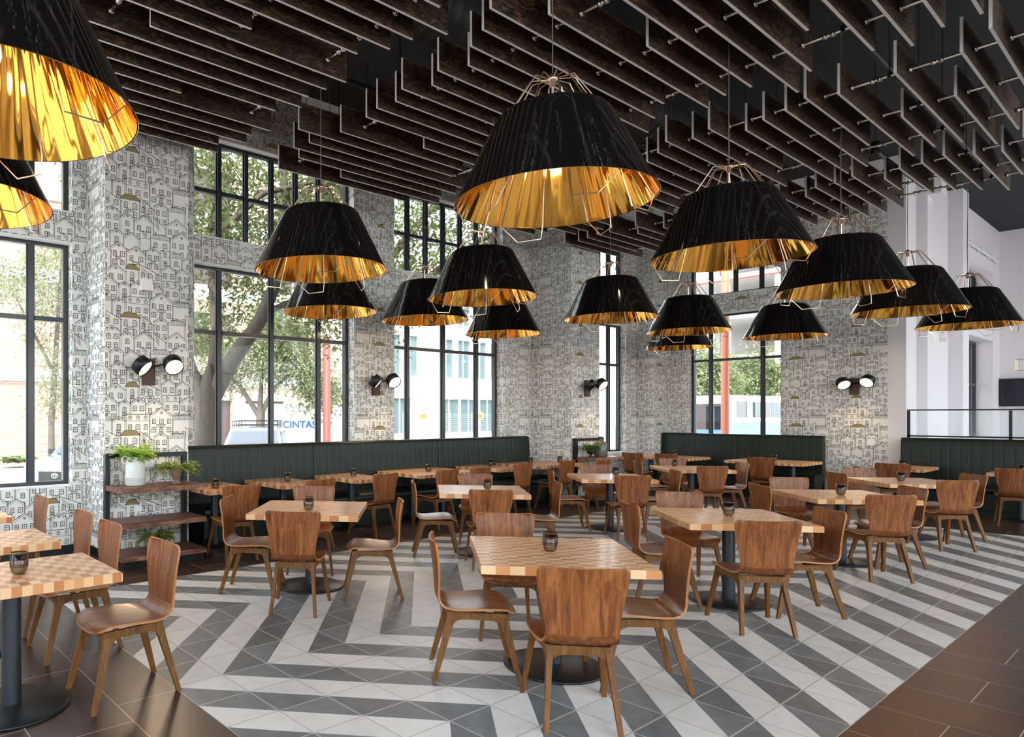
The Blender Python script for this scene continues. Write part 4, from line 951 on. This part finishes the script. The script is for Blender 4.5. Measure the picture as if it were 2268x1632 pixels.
# ------------------------------------------------------------------ outside
b = MB(); b.add([(-60, 8.9, -.42), (120, 8.9, -.42), (120, 120, -.42), (-60, 120, -.42)], [(0, 1, 2, 3)])
b.add([(16.7, -60, -.42), (120, -60, -.42), (120, 8.9, -.42), (16.7, 8.9, -.42)], [(0, 1, 2, 3)]); b.add([(-60, -60, -.42), (16.7, -60, -.42), (16.7, -5.4, -.42), (-60, -5.4, -.42)], [(0, 1, 2, 3)])
b.add([(-60, -5.4, -.42), (-3.4, -5.4, -.42), (-3.4, 8.9, -.42), (-60, 8.9, -.42)], [(0, 1, 2, 3)])
struct(b.build('ground', 'asphalt', fix=False))
b = MB(); b.box((-40, 8.9, -.419), (17.0, 12.6, -.27)); b.box((17.0, -20, -.419), (20.5, 12.6, -.27)); struct(b.build('ground_sidewalk', 'sidewalk'))
def dirn(px): # unit ground ray through picture column px, from the camera foot
    a = (px - 730.13) / 1510.1; th_ = R(52.8166); v = Vector((math.cos(th_) + a * math.sin(th_), math.sin(th_) - a * math.cos(th_), 0)); return v
def at(px, d, z=0.): v = dirn(px) * d; return Vector((v.x, v.y, z))
def tree(label, loc, limbs, clusters, lm, seed, nl=5000, ls=.16, r0=.22):
    r = thing('street_tree', label, 'tree', loc); b = MB()
    for (pts, ra, rb_) in limbs:
        n = len(pts); b.tube(pts, [ra + (rb_ - ra) * i / (n - 1) for i in range(n)], 10)
    rr = random.Random(seed); f = MB()
    tot = sum(c[3] ** 2 for c in clusters)
    for (cx, cy, cz, cr) in clusters:
        k = max(1, int(nl * 1.7 * cr * cr / tot / 22))
        for i in range(k):
            d = Vector((rr.gauss(0, 1), rr.gauss(0, 1), rr.gauss(0, .75))).normalized() * cr * rr.uniform(.3, 1); q0 = Vector((cx, cy, cz)) + d
            b.tube([Vector((cx, cy, cz)) + d * .72, q0], .010, 3)
            for j in range(22):
                q = q0 + Vector((rr.gauss(0, .28), rr.gauss(0, .28), rr.gauss(0, .2))); leaf(f, q, Vector((rr.uniform(-1, 1), rr.uniform(-1, 1), rr.uniform(-1, .4))), ls * rr.uniform(.6, 1.2), ls * .22, 0, Vector((rr.uniform(-.5, .5), rr.uniform(-.5, .5), 1)))
    b.build('trunk', 'bark', r); f.build('foliage', lm, r, fix=False); return r
V = Vector
p0 = at(455, 11.8, -.3); rt_ = V((math.sin(R(52.8166)), -math.cos(R(52.8166)), 0)); fw_ = V((math.cos(R(52.8166)), math.sin(R(52.8166)), 0))
def L(r_, u_, f_=0.): return rt_ * r_ + fw_ * f_ + V((0, 0, u_))
def C(r_, u_, f_, s_): q = L(r_, u_, f_); return (q.x, q.y, q.z, s_)
tree('big live oak with forked trunk right outside the second window', p0,
     [([L(-.03, 0), L(0, .8), L(.02, 1.6), L(.05, 2.4)], .26, .21), ([L(.05, 2.35), L(.06, 2.6), L(.07, 2.85)], .212, .03), ([L(.0, 2.2), L(-.3, 2.7, .1), L(-.55, 3.6, .2), L(-.6, 5, .3)], .19, .08), ([L(.08, 2.2), L(.45, 2.9), L(.95, 3.6), L(1.25, 4.4, .2), L(1.4, 5.6, .3), L(1.2, 7.2, .4)], .17, .06),
      ([L(.1, 2.3), L(.15, 3.4, .3), L(.0, 5, .5), L(.1, 6.8, .4)], .13, .05), ([L(1.0, 3.7), L(1.9, 4.2, .4), L(2.9, 4.4, .8)], .06, .03), ([L(.1, 5), L(1., 5.8), L(2.2, 6.2, .4)], .07, .03), ([L(-.5, 4), L(-1.4, 5, .4)], .06, .03)],
     [C(-1.2, 5.2, .4, 1.3), C(.1, 5.6, .6, 1.3), C(1.6, 5.4, .5, 1.2), C(2.9, 4.8, 1.0, 1.0), C(.6, 4.2, 1.2, .9), C(-.6, 3.6, 1.5, .7), C(2.4, 6.6, .6, 1.3), C(-.2, 7.2, .5, 1.6), C(1.9, 3.9, 1.8, .8), C(-1.6, 3.9, 1.0, .7)], 'tree_leaf', 1, 7800, .15)
p1 = at(575, 24, -.4)
tree('smaller street tree behind the parked white car with the roof rack', p1, [([L(0, 0), L(.02, 1.4), L(.05, 2.2)], .20, .15), ([L(.0, 2.0), L(-.7, 3.1), L(-1.4, 3.6)], .10, .05), ([L(.05, 2.1), L(.5, 3.0), L(1.4, 3.8)], .10, .04), ([L(.0, 2.1), L(.1, 3.8)], .11, .05)],
     [C(-1.5, 3.5, 0, 1.0), C(-.2, 4.0, 0, 1.2), C(1.4, 3.8, 0, 1.2), C(1.7, 2.9, -.3, .7), C(2.6, 2.8, -.3, .8), C(.6, 5.2, 0, 1.3), C(-2.4, 5.0, 0, 1.0)], 'tree_leaf_pale', 2, 6000, .2)
tree('street tree with pale leaves seen through the leftmost window', at(114, 25.5, -.4), [([L(0, 0), L(.0, 2)], .14, .1), ([L(0, 1.8), L(.2, 5), L(.4, 8)], .12, .05), ([L(0, 3.8), L(-1.4, 6.6)], .07, .03)],
     [C(.3, 2.6, 0, 1.0), C(.3, 3.8, 0, 1.2), C(-.1, 6.0, 0, 1.5), C(.5, 7.8, 0, 1.7), C(-1.7, 7.2, .4, 1.4)], 'tree_leaf_pale', 3, 3600, .17)
tree('live oak spreading across the upper panes of the middle window', at(1010, 15.5, -.3), [([L(-2.2, 0), L(-2.15, 2), L(-2.0, 3.6)], .2, .16), ([L(-2.0, 3.5), L(-1.2, 4.6), L(-.2, 5.0), L(.9, 4.9), L(1.8, 4.4)], .13, .04), ([L(-2.0, 3.6), L(-1.6, 5.4), L(-.6, 6.6), L(.8, 7.4)], .13, .05), ([L(-1.2, 4.6), L(0, 5.6), L(1.4, 6.4)], .09, .04)],
     [C(-1.4, 4.7, 0, .9), C(-.6, 5.6, 0, 1.2), C(.5, 5.6, 0, 1.2), C(1.6, 5.2, 0, 1.1), C(-1.2, 6.8, 0, 1.3), C(.6, 7.0, 0, 1.4), C(2.4, 6.6, 0, 1.4), C(-1.6, 3.7, .3, .45), C(.9, 4.2, 0, .6), C(2.0, 3.9, 0, .6)], 'tree_leaf', 4, 5200, .16)
for (px, d, l, sd) in ((1560, 47, 'left of the two street trees behind the orange pole', 5), (1665, 50, 'right of the two street trees above the blue bus', 6)):
    tree('bushy street tree, ' + l, at(px, d, -.4), [([L(0, 0), L(.05, 2.4)], .2, .16), ([L(0, 2.3), L(-.9, 4)], .12, .05), ([L(0, 2.3), L(1.0, 4)], .12, .05)], [C(-1.5, 4.2, 0, 1.6), C(1.3, 4.3, 0, 1.6), C(0, 5.6, 0, 1.8), C(0, 3.4, 0, 1.4)], 'tree_leaf_pale', sd, 3400, .32)
# hedge planter
b = foliage(90, .8, .3, .14, .05, 31, 1.4, .9, 22); o = b.build('hedge', 'hedge_leaf', fix=False); o.location = at(38, 27, -.2); o.scale = (1.1, .8, .7); tag(o, 'low green hedge on the car park island outside the leftmost window', 'hedge', kind=None)

def facade(name, label, cat, x0, x1, y, z1, wallm, wins, winm, axis='x', extra=None, depth=8):
    r = thing(name, label, cat, (0, 0, 0)); b = MB()
    if axis == 'x': b.box((x0, y + .3, -.42), (x1, y + depth, z1))
    else: b.box((y + .3, x0, -.42), (y + depth, x1, z1))
    zs = sorted({q for wv in wins for q in (wv[2], wv[3])} | {-.42, z1}); us = sorted({q for wv in wins for q in (wv[0], wv[1])} | {x0, x1})
    for i in range(len(us) - 1):
        for j in range(len(zs) - 1):
            cu, cz = (us[i] + us[i + 1]) / 2, (zs[j] + zs[j + 1]) / 2
            if any(a < cu < c and e < cz < f for a, c, e, f in wins): continue
            if axis == 'x': b.box((us[i], y, zs[j]), (us[i + 1], y + .3, zs[j + 1]))
            else: b.box((y, us[i], zs[j]), (y + .3, us[i + 1], zs[j + 1]))
    b.build('wall', wallm, r)
    for (a, c, e, f) in wins:
        b = MB(); mid = (a + c) / 2
        if axis == 'x': b.box((a + .01, y + .2, e + .01), (c - .01, y + .28, f - .01)); b.box((mid - .04, y + .15, e + .01), (mid + .04, y + .2, f - .01), 1)
        else: b.box((y + .2, a + .01, e + .01), (y + .28, c - .01, f - .01)); b.box((y + .15, mid - .04, e + .01), (y + .2, mid + .04, f - .01), 1)
        b.build('window', [winm, 'white'], r)
    return r
wins = [(x, x + 2.2, 4.6 + k * 3.6, 6.8 + k * 3.6) for k in range(3) for x in (-8, -3.5, 1, 10, 15, 20)] + [(14.3, 17.2, -.3, 2.4), (18.0, 20.4, -.3, 2.4)]
r = facade('brick_building', 'red brick building with pale stone bands across the street', 'building', -14, 27, 31, 15, 'brick', wins, 'dark_door')
b = MB()
for z in (3.1, 7.4, 11): b.box((-14.1, 30.85, z), (27.1, 30.99, z + .55))
b.box((-14.1, 30.85, -.42), (4, 30.99, 1.2)); b.build('stone_band', 'stone', r)
wins = [(x, x + 2.2, .3, 2.9) for x in (33.6, 38.9, 41.2, 43.5, 45.8)] + [(x, x + 1.5, z, z + 3.0) for z in (4.6, 8.8) for x in (33.2, 35.0, 38.9, 40.9, 42.9, 44.9, 46.9)]
facade('office_building', 'white office building with tall windows beyond the middle window', 'building', 29.5, 60, 37, 14, 'white', wins, 'bldg_window')
# concrete frame building
r = thing('unfinished_building', 'unfinished concrete frame building beyond the far window', 'building', (0, 0, 0)); b = MB()
for k in range(6): b.box((62, 2, 3 + k * 3.4), (78, 31, 3.35 + k * 3.4))
for y in range(2, 31, 4):
    for x in (62.2, 70): b.box((x, y - .25, -.42), (x + .5, y + .25, 20.3))
b.box((72, 2, -.42), (73, 31, 20)); b.build('concrete_frame', 'concrete', r)
b = MB()
for y in range(3, 31, 2): b.box((61.6, y, 13), (61.7, y + .1, 18))
for z in (13, 14.5, 16, 17.5): b.box((61.55, 2, z), (61.65, 31, z + .1))
b.build('red_scaffold', 'pole_red', r)
# cars
def suv(label, loc, rz, paint, rack=False, emblem=False):
    r = thing('parked_suv', label, 'car', loc, rz)
    b = MB(); W_ = .92
    sec = [(-2.2, .95, .45, .82), (-2.15, 1.0, .35, .88), (-1.6, 1.05, .3, .92), (-.2, 1.08, .3, .92), (1.05, 1.06, .3, .92), (1.9, .98, .32, .90), (2.15, .86, .38, .84), (2.25, .70, .42, .76)]
    vs = []
    for (x, zt, zb, hw) in sec: vs += [(x, -hw, zb), (x, -hw, (zt + zb) / 2 + .1), (x, -hw + .06, zt - .05), (x, -hw + .18, zt), (x, hw - .18, zt), (x, hw - .06, zt - .05), (x, hw, (zt + zb) / 2 + .1), (x, hw, zb)]
    n = 8; fs = [(i * n + k, i * n + (k + 1) % n, (i + 1) * n + (k + 1) % n, (i + 1) * n + k) for i in range(len(sec) - 1) for k in range(n)] + [tuple(range(n)), tuple(range((len(sec) - 1) * n, len(sec) * n))]
    b.add(vs, fs, 0, False)
    # cabin
    c0 = [(-2.1, -.84, 1.0), (1.0, -.86, 1.04), (1.0, .86, 1.04), (-2.1, .84, 1.0)]; c1 = [(-1.85, -.66, 1.68), (.25, -.68, 1.72), (.25, .68, 1.72), (-1.85, .66, 1.68)]
    b.hexa([(x * .999, y * .985, z) for x, y, z in c0], [(x, y * .985, z) for x, y, z in c1]); b.build('body', paint, r)
    g = MB(); g.add([(1.0, -.76, 1.09), (1.0, .76, 1.09), (.33, .62, 1.66), (.33, -.62, 1.66)], [(0, 1, 2, 3)])
    g.v = [(x + .025, y, z + .012) for x, y, z in g.v]
    g.add([(.80, -.845, 1.12), (-1.9, -.835, 1.12), (-1.7, -.70, 1.60), (.28, -.71, 1.62)], [(0, 1, 2, 3)]); g.add([(.80, .845, 1.12), (-1.9, .835, 1.12), (-1.7, .70, 1.60), (.28, .71, 1.62)], [(0, 1, 2, 3)]); g.build('windshield', 'car_glass', r, fix=False)
    for x in (-1.45, 1.4):
        for y in (-.86, .86): b = MB(); b.lathe([(0, -.11), (.2, -.11), (.34, -.09), (.35, 0), (.34, .09), (.2, .11), (0, .11)], 20, mx=Matrix.Translation((x, y, .35)) @ Matrix.Rotation(R(90), 4, 'X'), cap=False); b.build('wheel', 'rubber', r)
    for y in (-.68, .68): b = MB(); b.box((2.12, y - .16, .68), (2.20, y + .16, .84)); b.build('headlight', 'headlight', r)
    b = MB(); b.box((2.245, -.42, .50), (2.275, .42, .74)); b.box((2.22, -.7, .36), (2.29, .7, .46)); b.build('grille', 'rubber', r)
    if emblem:
        b = MB()
        for (cy, cz, ry, rz_) in ((0, .64, .085, .055), (0, .64, .032, .053), (0, .66, .058, .022)):
            b.tube([(2.285, cy + ry * math.cos(2 * math.pi * k / 20), cz + rz_ * math.sin(2 * math.pi * k / 20)) for k in range(21)], .007, 5)
        b.build('oval_emblem', 'headlight', r)
    for y in (-1, 1): b = MB(); b.box((.62, y * .96 - .10, 1.06), (.74, y * .96 + .10, 1.2)); b.build('door_mirror', 'rubber', r)
    if rack:
        b = MB()
        for z in (1.78, 1.90):
            for q in (-.62, .62): b.box((-1.6, q - .012, z), (.25, q + .012, z + .022))
            for x in (-1.6, .25): b.box((x, -.62, z), (x + .024, .62, z + .022))
        for x in (-1.6, -1.1, -.6, -.1, .25):
            for q in (-.62, .62): b.box((x, q - .01, 1.70), (x + .02, q + .01, 1.92))
            b.box((x, -.62, 1.78), (x + .02, .62, 1.80))
        b.build('roof_rack', 'black_metal', r)
    else:
        b = MB()
        for q in (-.55, .55): b.tube([(-1.6, q, 1.71), (-1.4, q, 1.77), (.0, q, 1.78), (.2, q, 1.72)], .018, 6)
        b.build('roof_rails', 'grey_paint', r)
    return r
hd = math.degrees(math.atan2(-fw_.y, -fw_.x))
suv('silver sport utility car with oval badge parked outside the leftmost window', at(222, 18.4, -.42), R(hd - 8), 'car_silver', False, True)
suv('white sport utility car with a black roof rack outside the second window', at(567, 19.3, -.42), R(hd), 'car_white', True)
r = thing('delivery_van', 'white delivery van with blue lettering beyond the second window', 'van', at(692, 26, -.42), math.atan2(rt_.y, rt_.x)); b = MB()
b.hexa([(-3.0, -.95, .4), (2.6, -.95, .4), (2.6, .95, .4), (-3.0, .95, .4)], [(-2.9, -.85, 2.5), (1.9, -.85, 2.5), (1.9, .85, 2.5), (-2.9, .85, 2.5)]); b.build('body', 'car_white', r)
b = MB()
for x in (-2.0, 1.9): b.lathe([(0, -.12), (.36, -.1), (.36, .1), (0, .12)], 18, mx=Matrix.Translation((x, -.9, .36)) @ Matrix.Rotation(R(90), 4, 'X'), cap=False)
b.build('wheels', 'rubber', r)
b = MB(); b.box((1.5, -.93, 1.5), (2.2, -.89, 2.1)); b.build('cab_window', 'car_glass', r)
def text(body, parent, loc, rot, size, m_, name='lettering'):
    cu = bpy.data.curves.new(name, 'FONT'); cu.body = body; cu.size = size; cu.extrude = .004; cu.align_x = 'CENTER'; cu.align_y = 'CENTER'; cu.offset = .006
    tmp = bpy.data.objects.new('tmp', cu); me = bpy.data.meshes.new_from_object(tmp); bpy.data.objects.remove(tmp); me.materials.clear(); me.materials.append(M[m_])
    o = bpy.data.objects.new(name, me); COL.objects.link(o); o.parent = parent; o.location = loc; o.rotation_euler = rot; return o
text('CINTAS', r, (-.45, -.935, 1.72), (R(90 - 3), 0, 0), .36, 'sign_blue')
b = MB(); b.box((-2.3, -.945, 1.6), (-1.5, -.925, 1.66)); b.build('stripe', 'sign_blue', r)
# bus: front at local +x
r = thing('tour_bus', 'blue and white tour bus parked beyond the far window', 'bus', (0, 0, 0))
q0 = at(1540, 34, -.42); q1 = at(1612, 36.5, -.42); ax = (at(1790, 41, -.42) - q1).normalized()
r.location = q1 - V((0, 0, 0)); r.rotation_euler = (0, 0, math.atan2(ax.y, ax.x))
b = MB(); b.box((0, 0, .35), (10.5, 2.5, 1.72)); b.build('lower_body', 'bus_blue', r)
b = MB(); b.hexa([(0, 0, 1.72), (10.5, 0, 1.72), (10.5, 2.5, 1.72), (0, 2.5, 1.72)], [(.15, .05, 3.15), (10.4, .05, 3.15), (10.4, 2.45, 3.15), (.15, 2.45, 3.15)]); b.build('upper_body', 'car_white', r)
b = MB(); b.box((.9, -.02, 1.95), (1.9, .10, 2.85)); b.build('door_window', 'car_glass', r)
for i in range(4): b = MB(); b.box((2.5 + i * 1.95, -.02, 1.95), (4.3 + i * 1.95, .10, 2.8)); b.build('side_window', 'car_glass', r)
b = MB(); b.box((-.03, .2, 1.3), (.10, 2.3, 2.7)); b.build('windshield', 'car_glass', r)
for x in (1.6, 7.6, 8.9): b = MB(); b.lathe([(0, -.05), (.3, -.05), (.48, 0), (.48, .2), (0, .2)], 20, mx=Matrix.Translation((x, .1, .48)) @ Matrix.Rotation(R(90), 4, 'X'), cap=False); b.build('wheel', 'rubber', r)
for y in (.35, 2.15): b = MB(); b.box((-.03, y - .22, .75), (.02, y + .22, .98)); b.build('headlight', 'headlight', r)
# poles
def pole(name, label, px, d, h_, rad, m_, cat='pole'):
    b = MB(); b.lathe([(rad * 1.4, 0), (rad * 1.4, .5), (rad, .6), (rad * .9, h_), (0, h_ + .05)], 14); o = b.build(name, m_); o.location = at(px, d, -.42); tag(o, label, cat); return o
pole('signal_pole', 'orange traffic signal pole outside the far window', 1606, 22, 7.5, .125, 'pole_orange')
pole('signal_pole', 'red pole beyond the right pane of the second window', 724, 22, 4.6, .13, 'pole_red')
pole('street_post', 'thin grey street post outside the left pane of the middle window', 898, 20, 3.2, .04, 'grey_paint')
r = thing('street_sign', 'teal street name sign hanging by the orange signal pole', 'sign', at(1590, 21.7, 5.0)); b = MB(); b.box((-.55, -.02, -.17), (.55, .02, .17), mx=Matrix.Rotation(math.atan2(rt_.y, rt_.x), 4, 'Z')); b.build('panel', 'sign_teal', r); b = MB(); b.tube([(0, 0, .17), (0, 0, .45)], .015, 5); b.tube([V((0, 0, .45)), rt_ * .5 + V((0, 0, .45))], .015, 5); b.build('bracket', 'grey_paint', r)
for (px, d, l) in ((937, 27, 'left'), (1063, 29, 'right')):
    r = thing('round_sign', 'round yellow crossing sign on a post, %s one beyond the middle window' % l, 'sign', at(px, d, -.42)); b = MB(); b.lathe([(0, -.02), (.17, -.02), (.17, .02), (0, .02)], 24, mx=Matrix.Translation((0, 0, 2.05)) @ Matrix.Rotation(math.atan2(rt_.y, rt_.x), 4, 'Z') @ Matrix.Rotation(R(90), 4, 'X')); b.build('disc', 'sign_yellow', r)
    b = MB(); b.tube([(0, 0, 0), (0, 0, 2.0)], .03, 6); b.build('post', 'grey_paint', r)
    b = MB()
    for s_ in (-1, 1): b.box((-.12, -.035, -.012), (.12, -.021, .012), mx=Matrix.Translation((0, 0, 2.05)) @ Matrix.Rotation(math.atan2(rt_.y, rt_.x), 4, 'Z') @ Matrix.Rotation(R(45 * s_), 4, 'Y'))
    b.build('cross_mark', 'pole_red', r)
for (px, d, l) in ((1004, 24, 'litter bin beyond the middle window'), (880, 24, 'litter bin beyond the left pane of the middle window')):
    b = MB(); b.lathe([(.22, 0), (.24, .1), (.30, .95), (.34, 1.0), (.30, 1.05), (0, 1.05)], 16); o = b.build('litter_bin', 'grey_paint'); o.location = at(px, d, -.42); tag(o, 'grey ' + l, 'bin')
r = thing('construction_fence', 'pale mesh fence panels in front of the white office building', 'fence', (0, 0, 0)); b = MB()
for i in range(12):
    x = 33 + i * 2.4; b.tube([(x, 35, -.42), (x, 35, 1.9)], .04, 5)
b.build('fence_posts', 'grey_paint', r); b = MB()
for z in [k * .14 for k in range(14)]: b.box((33, 34.99, z - .1), (59, 35.01, z - .075))
b.build('fence_rails', 'grey_paint', r)

for o in list(COL.objects):
    if o.parent is None and 'label' in o and not (4 <= len(o['label'].split()) <= 16): print('LABELLEN', len(o['label'].split()), o['label'])
